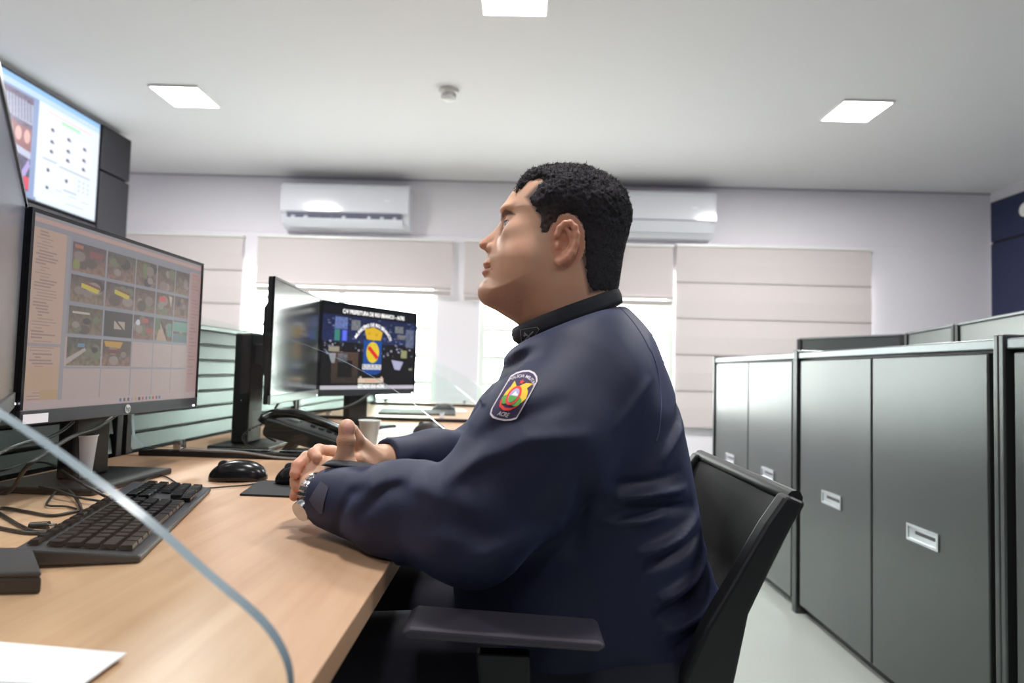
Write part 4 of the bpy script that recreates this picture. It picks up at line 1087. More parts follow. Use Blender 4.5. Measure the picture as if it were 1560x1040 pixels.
# ---- hands: left (near) hand palm away from us, right (far) hand laced over it
def hands_sdf(p):
    Y1 = .945
    # left hand
    w = J['wrN']; a = P(486, 745, Y=.93)
    d = cone(p, w, P(484, 744, Y=.935), .026, .027)
    kn = [P(490, 707, Y=.957), P(481, 717, Y=.953), P(473, 729, Y=.951), P(469, 742, Y=.951)]
    for i, k_ in enumerate(kn): d = smin(d, cone(p, P(506-5*i, 724+8*i, Y=.938), k_, .0165, .0125), .012)
    d = smin(d, cone(p, P(528, 716, Y=.935), P(500, 712, Y=.945), .017, .015), .014)
    # thumb, upright
    th = [P(528, 716, Y=.938), P(525, 697, Y=.936), P(527.5, 671, Y=.934), P(528.5, 652, Y=.934)]
    d = smin(d, chain(p, th, [.0165, .0135, .0118, .0112], .004), .009)
    d = smin(d, ell(p, P(527, 670, Y=.935), (.0122, .0118, .008)), .006)      # knuckle
    d = smin(d, ell(p, P(528.5, 651, Y=.9345), (.0115, .0105, .0125)), .004)
    # left fingers, folding round the far hand
    for i, k_ in enumerate(kn):
        q1 = k_+np.array([-.024, .020, .002]); q2 = q1+np.array([.004, .026, -.004])
        d = smin(d, chain(p, [k_, q1, q2], [.0105, .0095, .0085], .003), .006)
    # right hand
    wr = J['wrF']
    d2 = cone(p, wr, P(560, 703, Y=1.02), .026, .026)
    k2 = [P(506, 692, Y=.985), P(498, 706, Y=.987), P(492, 720, Y=.988), P(490, 735, Y=.990)]
    for i, k_ in enumerate(k2): d2 = smin(d2, cone(p, P(556, 700+7*i, Y=1.015), k_, .0165, .0125), .012)
    tr = [P(570, 700, Y=1.01), P(552, 684, Y=.99), P(541, 668, Y=.972), P(536, 656, Y=.965)]
    d2 = smin(d2, chain(p, tr, [.020, .0155, .0120, .0105], .005), .01)
    d2 = smin(d2, cone(p, P(560, 712, Y=.99), P(545, 700, Y=.965), .015, .012), .012)
    # right fingers wrap over the back of the left hand towards us
    f = [[P(504, 690, Y=.985), P(486, 686, Y=.962), P(478, 691, Y=.944), P(483, 697, Y=.936)],
         [P(496, 704, Y=.987), P(468, 697, Y=.968), P(454, 709, Y=.951), P(449.5, 721, Y=.944)],
         [P(492, 720, Y=.988), P(462, 715, Y=.970), P(451, 731, Y=.955), P(453, 741, Y=.948)],
         [P(490, 735, Y=.990), P(463, 736, Y=.972), P(452, 748, Y=.957), P(448.5, 755.5, Y=.951)]]
    rr = [[.0115, .0098, .0088, .0080], [.0118, .0102, .0092, .0082], [.0112, .0098, .0086, .0078], [.0105, .0092, .0082, .0074]]
    df = None
    for pts, rs in zip(f, rr):
        c = chain(p, pts, rs, .003); df = c if df is None else smin(df, c, .0015)
    d2 = smin(d2, df, .006)
    d2 = smin(d2, chain(p, [P(488, 752, Y=.985), P(464, 768, Y=.972), P(459, 779, Y=.962)], [.011, .009, .0078]), .006)
    d = smin(d, d2, .0012)
    # forearms inside the sleeves
    e1 = w+(J['elN']-w)*.35; e2 = wr+(J['elF']-wr)*.35
    d = smin(d, cone(p, w, e1, .0265, .034), .01); d = smin(d, cone(p, wr, e2, .0265, .034), .01)
    return d

def body_sdf(p):                     # trunk and limbs under the clothes
    d = cone(p, P(880, 500, Y=YM), P(880, 560, Y=YM+.01), .062, .075)
    d = smin(d, cone(p, P(880, 600, Y=YM+.01), P(880, 820, Y=YM+.01), .10, .13), .05)
    d = smin(d, cone(p, J['shN']+[0, .03, -.01], J['shF']-[0, .03, .01], .065, .065), .05)
    d = smin(d, cone(p, J['hipN'], J['hipF'], .10, .10), .06)
    d = smin(d, cone(p, P(880, 800, Y=YM+.01), (J['hipN']+J['hipF'])/2, .13, .10), .05)
    for s in 'NF':
        d = smin(d, chain(p, [J['sh'+s], J['el'+s], J['wr'+s]], [.055, .042, .026], .02), .03)
        d = smin(d, chain(p, [J['hip'+s], J['kn'+s], J['an'+s]], [.085, .06, .038], .03), .04)
    return d
def skin_sdf(p): return smin(smin(head_sdf(p), body_sdf(p), .03), hands_sdf(p), .01)

PERSON = thing('person', (.12, 1.0, 0), 'man in a navy jacket seated side-on with clasped hands on the desk, looking up', 'person')
PB = np.array([.12, 1.0, 0.0])

# head and neck / hands / rest: one skin, sampled finer where it shows
zc = P(850, 520, Y=YM)[2]
V1, F1 = surface_nets(head_sdf, (-.10, .88, zc-.02), (.20, 1.12, 1.35), .0016)
V2, F2 = surface_nets(hands_sdf, (-.375, .87, .735), (-.19, 1.12, .915), .0014)
V3, F3 = surface_nets(body_sdf, (-.42, .68, .03), (.36, 1.32, 1.13), .009, B=8)
k3 = (V3[:, 0] > -.22)
c = np.full((len(V3), 3), lin((186, 138, 112)))
def skin_cols(V):
    n = len(V); base = lin((204, 160, 134)); c = np.tile(base, (n, 1))
    m = nz3(V, 60, 1)*.5+nz3(V, 170, 2)*.3
    c *= (1+.05*m)[:, None]
    return c
C1 = skin_cols(V1)
def near2(V, px, py, rx, ry, soft=.35, Y=YM):
    w = P(px, py, Y=Y); s = YM/960.
    r = np.sqrt(((V[:, 0]-w[0])/(rx*s))**2+((V[:, 2]-w[2])/(ry*s))**2); return np.clip((1-r)/soft, 0, 1)
def blend(C, m, col): C[:] = C*(1-m[:, None])+lin(col)*m[:, None]
ym = np.abs(V1[:, 1]-YM)
blend(C1, near2(V1, 735, 372, 16, 16, .8)*.30, (206, 120, 104))                    # nose tip
blend(C1, near2(V1, 790, 392, 30, 26, 1.0)*.22, (206, 128, 106))                     # cheek
lipm = np.maximum(near2(V1, 738, 404.5, 12, 5.2, .5), near2(V1, 738, 415, 13, 6.2, .5))*(ym < .024)
blend(C1, lipm*.5, (196, 134, 124))
# shaved beard shadow on jaw and upper lip
bz_ = np.clip((P(0, 396, Y=YM)[2]-V1[:, 2])/.05, 0, 1)*np.clip((P(835, 0, Y=YM)[0]-V1[:, 0])/.03, 0, 1)*np.clip((V1[:, 2]-P(0, 478, Y=YM)[2])/.02, 0, 1)
blend(C1, bz_*(.26+.08*nz3(V1, 900, 4)), (120, 98, 92))
blend(C1, near2(V1, 744, 391, 10, 6, .6)*.2, (130, 104, 96))
ear_m = (ym > .076) & (near2(V1, 864, 367, 24, 38, .2, Y=.92) > 0)
blend(C1, ear_m*.35, (206, 118, 96))
# eyebrow
bw = pxl([(762, 329), (764, 324), (770, 321), (779, 325), (787, 332), (785, 333), (776, 329), (769, 327.5), (763, 331)], .965)
bs = poly2(V1[:, 0], V1[:, 2], bw); fib = .5+.5*np.sin(V1[:, 0]*4200+V1[:, 2]*2600+3*nz3(V1, 300, 2))
blend(C1, np.clip(.5-bs/.0016, 0, 1)*(.74+.14*fib)*(V1[:, 0] < P(795, 0, Y=.95)[0]), (42, 34, 34))
# temple and hairline stubble
tp_ = poly2(V1[:, 0], V1[:, 2], pxl([(800, 300), (830, 270), (900, 262), (950, 330), (945, 440), (895, 450), (885, 400), (845, 343), (832, 356), (824, 357), (824, 338), (808, 312)], .94))
ear_x = (ym > .0745) & (near2(V1, 864, 367, 26, 40, .1, Y=.92) > 0)
blend(C1, np.clip(.5-tp_/.006, 0, 1)*.85*(~ear_x), (52, 46, 48))
# eye
q = V1.copy(); q[:, 1] = YM*0+ym; de = q-EYEC; re = ln(de)
eye = (re < .01145) & (de[:, 0] < -.002)
C1[eye] = lin((214, 212, 214))
gz = np.array([-.93, .12, .22]); gz /= np.linalg.norm(gz); ang = (de@gz)/np.maximum(re, 1e-6)
C1[eye & (ang > .86)] = lin((64, 42, 30)); C1[eye & (ang > .965)] = lin((12, 10, 10))
lash = (np.abs(re-.0124) < .0012) & (np.abs(de[:, 2]-.0045) < .0011) & (de[:, 0] < -.0065)
C1[lash] = lin((58, 42, 40))
C2 = skin_cols(V2)
def near3(V, c_, r, soft=.5): return np.clip((1-ln(V-c_)/r)/soft, 0, 1)
for (a, b, Y, r) in ((449.5, 721, .944, .013), (448.5, 755.5, .951, .012), (478, 694, .94, .014), (459, 779, .962, .012), (455, 705, .951, .014), (453, 741, .948, .011)):
    blend(C2, near3(V2, P(a, b, Y=Y), r, .8)*.6, (222, 132, 116))
nl = P(530.5, 652, Y=.9225)
blend(C2, np.clip(5*(1-ln((V2-nl)/np.array([.0088, .011, .0105]))), 0, 1)*.85, (228, 172, 160))
for (a, b) in ((527, 668), (527, 673), (527, 677)):
    w = P(a, b, Y=.93); m = np.clip(1-np.abs(V2[:, 2]-w[2]-.0008*np.cos((V2[:, 0]-w[0])*300))/.0009, 0, 1)*(np.abs(V2[:, 0]-w[0]) < .010)*(V2[:, 1] < .936)
    blend(C2, m*.35, (150, 96, 80))
V = np.concatenate([V1, V2, V3])-PB; F = np.concatenate([F1, F2+len(V1), F3+len(V1)+len(V2)]); C = np.concatenate([C1, C2, np.tile(lin((196, 148, 122)), (len(V3), 1))])
SKIN = vcol_mat('skin', rough=.48, spec=.45, sss=.25, bump=.08, bscale=900)
mesh_np('body', V, F, SKIN, PERSON, C)

# ---- hair
hair_poly = subdiv2(pxl([(784, 290), (788, 270), (800, 240), (880, 228), (940, 245), (985, 320), (975, 400), (962, 440), (950, 449), (925, 445), (903, 446),
    (893, 436), (889, 418), (886, 396), (886, 372), (884, 350), (876, 334), (862, 331), (850, 336), (843, 346), (836, 357), (824, 365), (819, 362), (821, 350), (823, 340), (819, 328), (811, 319), (806, 309), (813, 299), (820, 287),
    (827, 277), (822, 272), (808, 273), (796, 281)], .945), 3)
hair_poly[:, 0] = hair_poly[:, 0]
def hair_sdf(p):
    h = head_nohair(p)
    w = P(850, 300, Y=YM)[2]
    z = p[:, 2]
    th = .0015+.0065*np.clip((z-P(0, 345, Y=YM)[2])/.05, 0, 1)
    xb = P(905, 0, Y=YM)[0]; th = th+.0005*np.clip((p[:, 0]-xb)/.03, 0, 1)*np.clip((z-P(0, 440, Y=YM)[2])/.03, 0, 1)
    n = .0017*vn(p, 130)+.0014*vn(p, 280)
    dp = poly2(p[:, 0], p[:, 2], hair_poly)+.0034*vn(p, 160)+.002*vn(p, 330)
    th = th*np.clip(.12-dp/.012, .12, 1)
    d = h-th+n*np.clip(th/.006, .25, 1.3)
    return smax(d, dp, .003)
def head_nohair(pw):
    p = pw.copy(); p[:, 1] = np.abs(pw[:, 1]-YM); x, y, z = p.T
    sd = poly2(x, z, HEAD); zt = P(850, 445, Y=YM)[2]
    Wd = np.where(z > zt, .0765, .0765-.10*np.clip(zt-z, 0, .12)); zf = P(800, 300, Y=YM)[2]; Wd = Wd-.05*np.clip(z-zf, 0, .06)
    return inflate(sd, y, .075, Wd, face_a(x, z))
VH, FH = surface_nets(hair_sdf, (-.03, .895, zc+.06), (.21, 1.105, 1.345), .0016)
cb = lin((44, 42, 46)); ch = np.tile(cb, (len(VH), 1))*(1+.35*vn(VH, 420))[:, None]
side = np.clip(1-np.abs(VH[:, 2]-P(0, 325, Y=.93)[2])/.035, 0, 1)*np.clip((P(868, 0, Y=.93)[0]-VH[:, 0])/.02, 0, 1)*(np.abs(VH[:, 1]-YM) > .045)
sw_ = side*np.clip(.5+.6*vn(VH, 350), 0, 1); ch = ch*(1-sw_[:, None]*.7)+lin((112, 94, 86))*sw_[:, None]*.7
HAIRM = vcol_mat('black_hair', rough=.8, spec=.15, bump=.5, bscale=1800)
hair = mesh_np('hair', VH-PB, FH, HAIRM, PERSON, np.clip(ch, 0, 1))
# short curved strands over the shell
rs_ = np.random.RandomState(9); pick = rs_.randint(0, len(VH), 22000); hv = []; hf = []
eps = .001; base_pts = VH[pick]
g = np.stack([head_nohair(base_pts+e)-head_nohair(base_pts-e) for e in np.eye(3)*eps], -1); g /= np.maximum(ln(g)[:, None], 1e-9)
wav = rs_.randn(len(pick), 3)*.55; back = np.array([.35, 0, -.25])
zt_ = P(0, 300, Y=YM)[2]
for k in range(len(pick)):
    b = base_pts[k]; up = np.clip((b[2]-zt_)/.03, 0, 1)
    L_ = .0028+.0045*up*rs_.rand()
    d0 = g[k]*.75+wav[k]*1.2+back*(.9); d0 /= np.linalg.norm(d0)
    d1 = d0+rs_.randn(3)*.7; d1 /= np.linalg.norm(d1)
    sidev = np.cross(d0, rs_.randn(3)); sidev /= np.linalg.norm(sidev)+1e-9; r0 = .00038
    a = b-g[k]*.0008; m = a+d0*L_*.55; e = m+d1*L_*.5
    i = len(hv); hv += [a-sidev*r0, a+sidev*r0, m-sidev*r0*.9, m+sidev*r0*.9, e]
    hf += [(i, i+1, i+3, i+2), (i+2, i+3, i+4, i+4)]
hv = np.array(hv)-PB
me = bpy.data.meshes.new('hair_strands'); me.from_pydata(hv.tolist(), [], [tuple(dict.fromkeys(f)) for f in hf]); me.update()
me.materials.append(mat('hair_strand', (38, 35, 38), rough=.6, noise=.3, nscale=60))
ob = bpy.data.objects.new('hair_strands', me); COL.objects.link(ob); ob.parent = hair; ob['kind'] = 'stuff'

# ---- jacket
TOR = subdiv2(pxl([(938, 462), (962, 478), (988, 508), (1007, 548), (1024, 600), (1035, 650), (1047, 700), (1056, 755), (1062, 800), (1066, 830), (1076, 850), (1080, 872), (1094, 895), (1098, 925), (1084, 975), (1050, 1020),
    (960, 1060), (840, 1050), (740, 1020), (700, 940), (690, 860), (700, 780), (716, 710), (728, 650), (745, 600), (768, 555), (786, 522), (800, 508), (850, 480), (900, 462)], 1.01), 3)
NC = P(872, 480, Y=YM)
def seg_xz(p, a, b, Y):
    a = P(*a, Y=Y); b = P(*b, Y=Y); ax, az = a[0], a[2]; ex, ez = b[0]-ax, b[2]-az
    wx_, wz_ = p[:, 0]-ax, p[:, 2]-az; t = np.clip((wx_*ex+wz_*ez)/(ex*ex+ez*ez), 0, 1)
    return np.sqrt((wx_-ex*t)**2+(wz_-ez*t)**2), t
# folds: (points, depth used for the pixels, width, height) height > 0 lifts the cloth
FOLDS = [([(735, 690), (800, 660), (880, 655)], .80, .010, .006), ([(722, 672), (770, 640), (850, 612)], .80, .012, -.006),
         ([(690, 720), (730, 690), (748, 672)], .79, .009, .008), ([(665, 720), (700, 760), (740, 800)], .76, .012, -.006), ([(640, 716), (690, 740), (720, 770)], .77, .012, .006),
         ([(930, 640), (990, 575), (1003, 500)], .86, .008, .003), ([(815, 540), (760, 560), (735, 610), (722, 650)], .86, .010, -.007), ([(800, 520), (745, 575), (728, 630)], .90, .010, .006),
         ([(560, 735), (620, 718), (690, 730)], .84, .009, .004), ([(560, 775), (600, 735), (640, 722)], .83, .008, -.005), ([(520, 800), (545, 745), (575, 730)], .86, .007, -.004),
         ([(600, 800), (680, 785), (760, 800)], .75, .014, -.004), ([(700, 850), (760, 820), (850, 800)], .76, .014, .006), ([(880, 700), (885, 760), (870, 830)], .80, .016, -.008),
         ([(930, 742), (985, 738), (1040, 742)], .88, .006, .006), ([(925, 722), (975, 722), (1030, 716)], .88, .006, -.003), ([(935, 760), (990, 762), (1050, 770)], .88, .007, -.005), ([(910, 778), (960, 776), (1000, 772)], .88, .006, .004),
         ([(960, 815), (1020, 800), (1062, 785)], .90, .007, .007), ([(970, 832), (1030, 822), (1068, 812)], .90, .007, -.006), ([(985, 872), (1040, 858), (1072, 838)], .92, .007, .008), ([(980, 892), (1040, 882), (1080, 862)], .92, .006, -.007),
         ([(990, 915), (1050, 905), (1085, 890)], .92, .007, .007), ([(1000, 935), (1050, 925), (1082, 912)], .93, .006, -.006), ([(1020, 955), (1060, 945), (1080, 935)], .93, .006, .005),
         ([(1010, 660), (1030, 640), (1045, 615)], .90, .008, -.004), ([(1000, 690), (1030, 660), (1043, 650)], .90, .008, .004)]
_a1 = P(946, 463, Y=.96); _a2 = P(812, 513, Y=.93); NPL = (_a1[2], (_a1[2]-_a2[2])/(_a1[0]-_a2[0]), _a1[0])
FOLDS = [(a, Y, w, h*(1.5 if Y >= .88 and w <= .008 else 1.15)) for a, Y, w, h in FOLDS]
def arm_chain(s): return [J['sh'+s], J['el'+s], J['wr'+s]]
cufN = J['wrN']; dN = (J['elN']-J['wrN']); dN /= np.linalg.norm(dN); dF = (J['elF']-J['wrF']); dF /= np.linalg.norm(dF)
cutN = J['wrN']+dN*.004; cutF = J['wrF']+dF*.006
def jacket_sdf(p):
    x, y, z = p.T; ay = np.abs(y-1.02)
    sd = poly2(x, z, TOR)
    Wt = .215-.35*np.clip(z-.93, 0, .3)
    d = inflate(sd, ay, .16, Wt)
    
    sN = chain(p, [J['shN']+np.array([.0, .03, .0]), J['shN']+(J['elN']-J['shN'])*.45, J['elN'], J['elN']+(J['wrN']-J['elN'])*.45, J['wrN']], [.088, .088, .068, .059, .041], .03)
    sF = chain(p, [J['shF'], J['shF']+(J['elF']-J['shF'])*.5, J['elF'], J['elF']+(J['wrF']-J['elF'])*.5, J['wrF']], [.085, .080, .058, .050, .038], .03)
    d = smin(d, sN, .035); d = smin(d, sF, .035)
    d = smin(d, cone(p, P(880, 540, Y=.93), P(880, 540, Y=1.09), .075, .075), .06)
    # folds
    nearm = np.clip((1.06-y)/.04, 0, 1)
    for pts, Y, w, hgt in FOLDS:
        for i in range(len(pts)-1):
            ds, t = seg_xz(p, pts[i], pts[i+1], Y)
            if i == 0: best = ds; tt = t*.5
            else: m = ds < best; best = np.where(m, ds, best); tt = np.where(m, .5+t*.5, tt)
        d = d-hgt*np.exp(-(best/w)**2)*np.sin(np.pi*np.clip(.08+.84*tt, 0, 1))**.6*nearm
    # sleeve wrinkles of the far arm
    uF = (p-J['elF'])@(-dF); nf = np.exp(-((ln(p-(J['elF']-dF[None]*np.clip(uF, -.2, .2)[:, None])))/.08)**4)
    d = d-.0022*np.sin(uF*170+1.5*np.sin(z*60))*nf*np.clip(1-np.abs(uF+.02)/.09, 0, 1)
    d = d-.0016*nz3(p, 38, 3)*nearm
    # flat open cuffs
    qN = (p-cutN)@(-dN); nearc = ln(p-cutN) < .09
    d = np.where(nearc, smax(d, qN, .003), d); inner = cone(p, cutN-dN*.02, cutN+dN*.035, .034, .034)
    d = np.where(nearc, smax(d, -inner, .003), d)
    qF = (p-cutF)@(-dF); nearf = ln(p-cutF) < .085
    d = np.where(nearf, smax(d, qF, .003), d); inner = cone(p, cutF-dF*.02, cutF+dF*.03, .029, .029)
    d = np.where(nearf, smax(d, -inner, .003), d)
    d = smax(d, (z-NPL[0])-NPL[1]*(x-NPL[2]), .015)
    # neck hole
    d = smax(d, -cone(p, P(866, 512, Y=YM), P(850, 440, Y=YM), .058, .064), .006)
    # desk below the sleeves
    d = np.where(x < -.150, smax(d, (ZD+.0015)-z, .004), d)
    return d
VJ, FJ = surface_nets(jacket_sdf, (-.33, .66, .50), (.37, 1.34, 1.16), .0036)
jac = mesh_np('jacket', VJ-PB, FJ, FABRIC, PERSON)
BV = BVHTree.FromPolygons([tuple(v) for v in VJ], [tuple(int(i) for i in f) for f in FJ])

# stand collar
def collar():
    m = MB(); n = 48; rows = []
    top = [(779, 502, 0.0), (865, 464, .068), (942, 441, 0.0)]; 
    def ring(front, back, half, lift):
        out = []
        a = P(*front, Y=YM); b = P(*back, Y=YM); c = (a+b)/2; hx = (b-a)/2
        for k in range(n):
            t = 2*math.pi*k/n; p = c+hx*math.cos(t)*-1; 
            sy = math.copysign(abs(math.sin(t))**.85, math.sin(t))
            p = np.array([p[0], YM-half*sy, p[2]+lift*abs(math.sin(t))]); out.append(p)
        return out
    specs = [((789, 524), (947, 462), .080, -.002), ((782, 519), (947, 456), .079, -.001), ((779, 510), (945, 448), .0775, .0), ((781, 501), (942, 442), .0755, .0),
             ((786, 500), (938, 441), .072, .0), ((790, 506), (934, 450), .070, -.001), ((800, 524), (932, 466), .070, -.003)]
    vs = []; 
    for s in specs: vs += ring(*s)
    r = len(specs); fs = [(i*n+k, i*n+(k+1) % n, ((i+1) % r)*n+(k+1) % n, ((i+1) % r)*n+k) for i in range(r) for k in range(n)]
    m.add(vs, fs, True); return build('collar', m, FABRICD, jac, world_base=PB)
col_o = collar()

# sew something flat on a surface: drop every vertex along a direction onto the jacket
def drape(name, polys, m, parent, orig, ux, uy, dirn, off, bvh=BV, sub=.0025, thick=0.0):
    """polys: MB in a local plane (x, y); mapped to orig + x*ux + y*uy and dropped along dirn"""
    bm = bmesh.new(); me = bpy.data.meshes.new(name); me.from_pydata(polys.v, [], polys.f)
    bm.from_mesh(me); bmesh.ops.triangulate(bm, faces=bm.faces)
    for _ in range(6):
        es = [e for e in bm.edges if e.calc_length() > sub*2]
        if not es: break
        bmesh.ops.subdivide_edges(bm, edges=es, cuts=1); bmesh.ops.triangulate(bm, faces=bm.faces)
    dv = Vector(dirn).normalized()
    for v in bm.verts:
        w = Vector(orig)+Vector(ux)*v.co.x+Vector(uy)*v.co.y
        h, nr, i, ds = bvh.ray_cast(w-dv*.25, dv)
        if h is None: h = w
        v.co = h-dv*off-Vector(PB)
    if thick:
        ret = bmesh.ops.extrude_face_region(bm, geom=list(bm.faces)); 
        for e in ret['geom']:
            if isinstance(e, bmesh.types.BMVert): e.co += dv*thick
    bmesh.ops.recalc_face_normals(bm, faces=bm.faces)
    bm.to_mesh(me); bm.free(); me.materials.append(m)
    o = bpy.data.objects.new(name, me); COL.objects.link(o); o.parent = parent; return o

# shoulder badge: outline in photo pixels, tilted
def badge_frame(cx, cy, ang, Y):
    c = P(cx, cy, Y=Y); e = np.array([c[0], c[1], c[2]])
    dv = c-EYE; dv /= np.linalg.norm(dv)
    up = np.array([math.sin(ang), 0, math.cos(ang)]); rt = np.array([math.cos(ang), 0, -math.sin(ang)])
    return c, rt, up, np.array([0.0, 1.0, 0.0])
u = .80/960       # one photo pixel at the sleeve
_d = P(784, 601, Y=1.0)-EYE; _h = BV.ray_cast(Vector(EYE), Vector(_d).normalized())[0]; _ys = _h[1]
bo = P(784, 601, Y=_ys); bdv = np.array([0, 1.0, 0])
brt = (P(805, 605, Y=_ys)-P(763, 597, Y=_ys))/50; bup = (P(806, 564, Y=_ys)-P(763, 638, Y=_ys))/78
def frame_px(pts): return [(a, b, 0) for a, b in pts]
BADGE_OUT = [(-27, -30), (-22, -36), (-12, -40), (0, -41), (12, -40), (24, -34), (27, -24), (27, 26), (24, 34), (14, 40), (0, 43), (-14, 40), (-25, 33), (-27, 24)]
BADGE_OUT = [(-25, 26), (-18, 33), (-8, 38), (2, 40), (12, 38), (20, 33), (25, 26), (25, -33), (18, -37), (8, -39.5), (-4, -40), (-14, -39), (-22, -35), (-25, -27)]
bm_cloth = mat('badge_cloth', (58, 50, 84), rough=.8); bwht = mat('badge_white_thread', (214, 206, 214), rough=.8)
bred = mat('badge_red_thread', (226, 62, 56), rough=.8); byel = mat('badge_yellow_thread', (240, 196, 62), rough=.8); bgrn = mat('badge_green_thread', (84, 164, 72), rough=.8); blav = mat('badge_pale_thread', (176, 170, 206), rough=.8)
badge = drape('shoulder_badge', MB().add(frame_px(BADGE_OUT), [tuple(range(len(BADGE_OUT)))]), bm_cloth, jac, bo, brt, bup, bdv, .0016, sub=4)
def outline(pts, w):
    m = MB(); n = len(pts); cx = sum(a for a, b in pts)/n; cy = sum(b for a, b in pts)/n
    ins = []
    for a, b in pts:
        l = math.hypot(a-cx, b-cy); ins.append((a-(a-cx)/l*w, b-(b-cy)/l*w))
    for i in range(n):
        j = (i+1) % n; m.add([(pts[i][0], pts[i][1], 0), (pts[j][0], pts[j][1], 0), (ins[j][0], ins[j][1], 0), (ins[i][0], ins[i][1], 0)], [(0, 1, 2, 3)])
    return m
def elp(cx, cy, rx, ry, n=22): return [(cx+rx*math.cos(2*math.pi*k/n), cy+ry*math.sin(2*math.pi*k/n)) for k in range(n)]
def sew(name, pts, m, off, s=4): return drape(name, MB().add(frame_px(pts), [tuple(range(len(pts)))]), m, badge, bo, brt, bup, bdv, off, sub=s)
drape('badge_border', outline(BADGE_OUT, 2.6), bwht, badge, bo, brt, bup, bdv, .0021, sub=4)
sew('badge_flag', [(-3, 12), (8, 20), (20, 21), (14, 13), (19, 8), (22, -2), (15, -14), (2, -12)], byel, .0022)
sew('badge_flag', [(-4, 12), (-13, 20), (-14, 10), (-17, 2), (-17, -8), (-6, -10)], byel, .0022)
sew('badge_wreath', elp(8, -9, 9, 7), bgrn, .0026); sew('badge_wreath', elp(-11, -9, 7, 7), bgrn, .0026)
sew('badge_ribbon', [(-17, -8), (-13, -17), (-3, -21), (8, -19), (17, -12), (14, -16), (6, -23.5), (-4, -25), (-14, -21), (-18, -13)], bred, .0029)
sew('badge_shield', elp(-1, -1, 11, 15), bred, .0031); sew('badge_shield_field', elp(-1, -1, 7.5, 11), blav, .0035)
sew('badge_shield_ground', [(-8.3, -2), (6.3, -2), (4.5, -8), (-1, -12), (-6.5, -8)], bgrn, .0038)
sew('badge_mountain', [(-5, -1), (-1, 6), (2, 2), (4, 3), (6, -1)], mat('badge_snow_thread', (236, 236, 244), rough=.8), .0039)
sew('badge_star', [(math.sin(k*math.pi/5)*(4.6 if k % 2 == 0 else 2.0)+0, math.cos(k*math.pi/5)*(4.6 if k % 2 == 0 else 2.0)+20.5) for k in range(10)], bred, .0030)
tx = text_mb('POLÍCIA MILITAR', 6.6, arc=29, bold=.12); tx.v = [(a, b+27.5, 0) for a, b, c in tx.v]; drape('badge_lettering', tx, bwht, badge, bo, brt, bup, bdv, .0026, sub=3)
tx = text_mb('ACRE', 9.0, bold=.15); tx.v = [(a*.85, b-33.5, 0) for a, b, c in tx.v]; drape('badge_lettering', tx, bwht, badge, bo, brt, bup, bdv, .0026, sub=3)

# collar tab with crossed emblem
vc = [tuple(np.array(v.co)+PB) for v in col_o.data.vertices]
BVC = BVHTree.FromPolygons(vc, [tuple(p.vertices) for p in col_o.data.polygons])
def collar_pts(pts):
    out = []
    for a, b in pts:
        w = P(a, b, Y=.95); out.append((w[0], w[2], 0))
    return out
tabp = [(792, 502), (818, 499), (821, 503), (812, 516), (806, 521), (794, 520)]
O0, UX, UZ = (0, .95, 0), (1, 0, 0), (0, 0, 1)
tabo = drape('collar_tab', MB().add(collar_pts(tabp), [tuple(range(6))]), FABRICD, col_o, O0, UX, UZ, (0, 1, 0), .0012, bvh=BVC, sub=.003)
gthr = mat('grey_thread', (128, 130, 138), rough=.7)
ol = outline([(a, b) for a, b in tabp], 1.0); ol.v = [tuple(collar_pts([(a, b)])[0]) for a, b, c in ol.v]
drape('tab_border', ol, gthr, tabo, O0, UX, UZ, (0, 1, 0), .0018, bvh=BVC, sub=.003)
for ln_ in ([(799, 506), (811, 517), (810, 518.5), (798, 508)], [(799, 517), (811, 505), (812.5, 506.5), (800, 518.5)], [(797, 510), (803, 509), (804, 511), (798, 513)]):
    drape('tab_emblem', MB().add(collar_pts(ln_), [(0, 1, 2, 3)]), gthr, tabo, O0, UX, UZ, (0, 1, 0), .0019, bvh=BVC, sub=.003)

# cuff strap with pointed end, and the rough fastening patch
tab = MB().prism([P(488, 709, Y=.90), P(496, 706, Y=.90), P(510, 705.5, Y=.90), P(560, 712, Y=.89), P(572, 717, Y=.885), P(566, 719, Y=.885), P(520, 714, Y=.90), P(500, 711, Y=.90)], (0, .028, .002))
build('cuff_strap', tab, FABRICD, jac, world_base=PB, bevel=.0012)
vp = [(498, 727), (516, 732), (508, 770), (503, 771), (485, 758), (482, 754)]
lp = [(P(a, b, Y=.9)[0], P(a, b, Y=.9)[2], 0) for a, b in vp]
drape('cuff_fastener', MB().add(lp, [tuple(range(len(lp)))]), mat('grey_fastener_fuzz', (78, 78, 96), rough=.95, noise=.3, nscale=900, bump=.8, bscale=1500), jac, (0, .9, 0), (1, 0, 0), (0, 0, 1), (0, 1, 0), .0015)
# raglan seam over the shoulder, thin piping
def seam(pts, Y):
    out = []
    for q in smooth_path([np.array([a, b, 0.]) for a, b in pts], 8):
        w = P(q[0], q[1], Y=Y); o_ = Vector(EYE); dv = (Vector(w)-o_).normalized()
        h, nr, i, ds = BV.ray_cast(o_, dv)
        if h: out.append(np.array(h)-PB-np.array(dv)*.0004)
    return out
SEAMM = mat('seam_thread', (60, 66, 98), rough=.7)
for pts in ([(940, 464), (968, 495), (996, 545), (1007, 600), (1005, 650), (1000, 672)],):
    s_ = seam(pts, .9)
    if len(s_) > 3: build('seam', MB().tube(s_, .0009, n=6), SEAMM, jac)

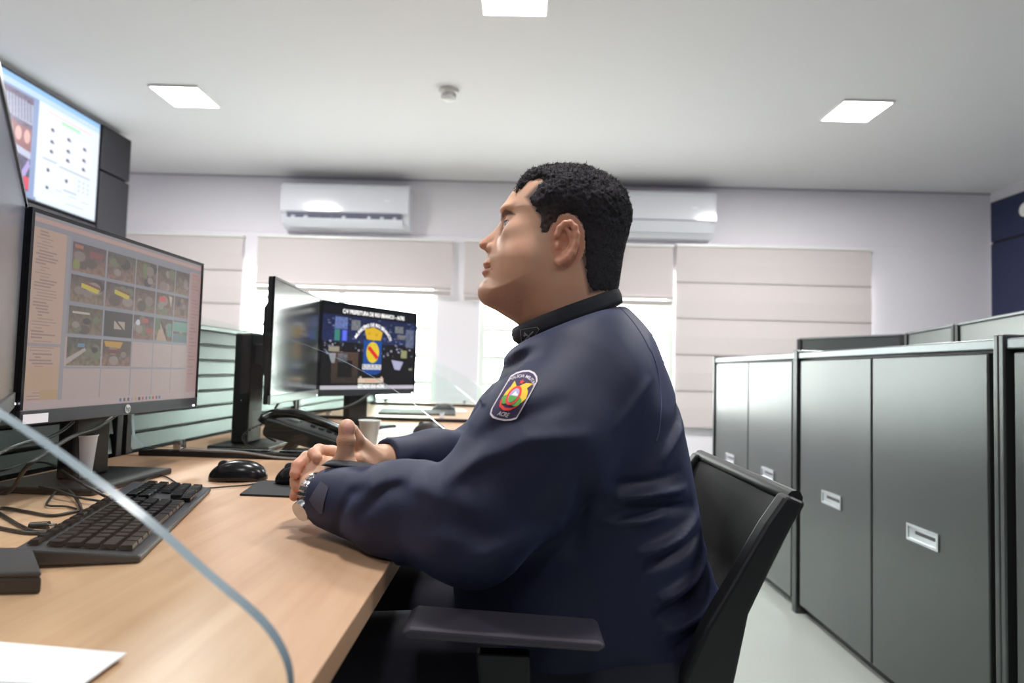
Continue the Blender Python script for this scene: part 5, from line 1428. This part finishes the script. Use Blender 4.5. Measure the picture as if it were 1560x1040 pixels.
# ---- wristwatch on the near wrist
ww = J['wrN']-dN*.008
ax = -dN; 
up_ = np.array([0, 0, 1.]) - ax*ax[2]; up_ /= np.linalg.norm(up_); sd_ = np.cross(ax, up_)
if sd_[1] > 0: sd_ = -sd_
rx, rz = .0305, .0315
def wp(t, off=0, r=0): return ww+sd_*(rx+r)*math.cos(t)+up_*(rz+r)*math.sin(t)+ax*off
WM = mat('watch_steel', (188, 190, 196), rough=.18, metal=1.0)
wb = build('wristwatch', MB().tube([wp(2*math.pi*k/48, 0) for k in range(48)], .003, closed=True), WM, PERSON, world_base=PB)
lk = MB()
for k in range(26):
    t_ = 2*math.pi*k/26
    for o_ in (-.0065, 0, .0065):
        c_ = wp(t_, o_, .0015); rn = (c_-ww-ax*o_); rn /= np.linalg.norm(rn); tn = np.cross(ax, rn)
        M3 = Matrix((tuple(ax), tuple(tn), tuple(rn))).transposed(); lk.box(c_, (.0058, .0062, .0042), M3)
build('watch_links', lk, WM, wb, world_base=PB, bevel=.0008)
t_ = R(-24); c_ = wp(t_, 0, .003); rn = (c_-ww)/np.linalg.norm(c_-ww)
cs_ = build('watch_case', MB().cyl(c_-rn*.004, c_+rn*.006, .0155, .0145, n=36), WM, wb, world_base=PB, bevel=.001)

# ---- trousers and shoes
def trouser_sdf(p):
    d = cone(p, J['hipN'], J['hipF'], .115, .115)
    for s in 'NF':
        d = smin(d, chain(p, [J['hip'+s], J['kn'+s], J['an'+s]+[0, 0, .03]], [.105, .078, .062], .03), .05)
        q = ((J['an'+s]+[0, 0, .0])-p)@np.array([0, 0, 1.]); d = smax(d, np.where(p[:, 0] < .0, q, -1), .004)
    d = d-.003*nz3(p, 30, 7)
    d = smax(d, .455-p[:, 2]-1.0*np.clip(-.17-p[:, 0], 0, 1)*5, .01)
    return d
VT, FT = surface_nets(trouser_sdf, (-.42, .74, .05), (.32, 1.28, .70), .007, B=8)
mesh_np('trousers', VT-PB, FT, TROUS, PERSON)
for s in 'NF':
    a = J['an'+s]
    def shoe_sdf(p, a=a):
        d = chain(p, [a+[.03, 0, -.045], a+[-.08, 0, -.05], a+[-.17, 0, -.058]], [.042, .042, .030], .02)
        d = smin(d, cone(p, a+[.01, 0, 0], a+[0, 0, .02], .045, .045), .02)
        return smax(d, .001-p[:, 2], .004)
    VS, FS = surface_nets(shoe_sdf, a+[-.24, -.07, -.095], a+[.10, .07, .06], .006, B=8)
    mesh_np('shoe', VS-PB, FS, SHOE, PERSON)
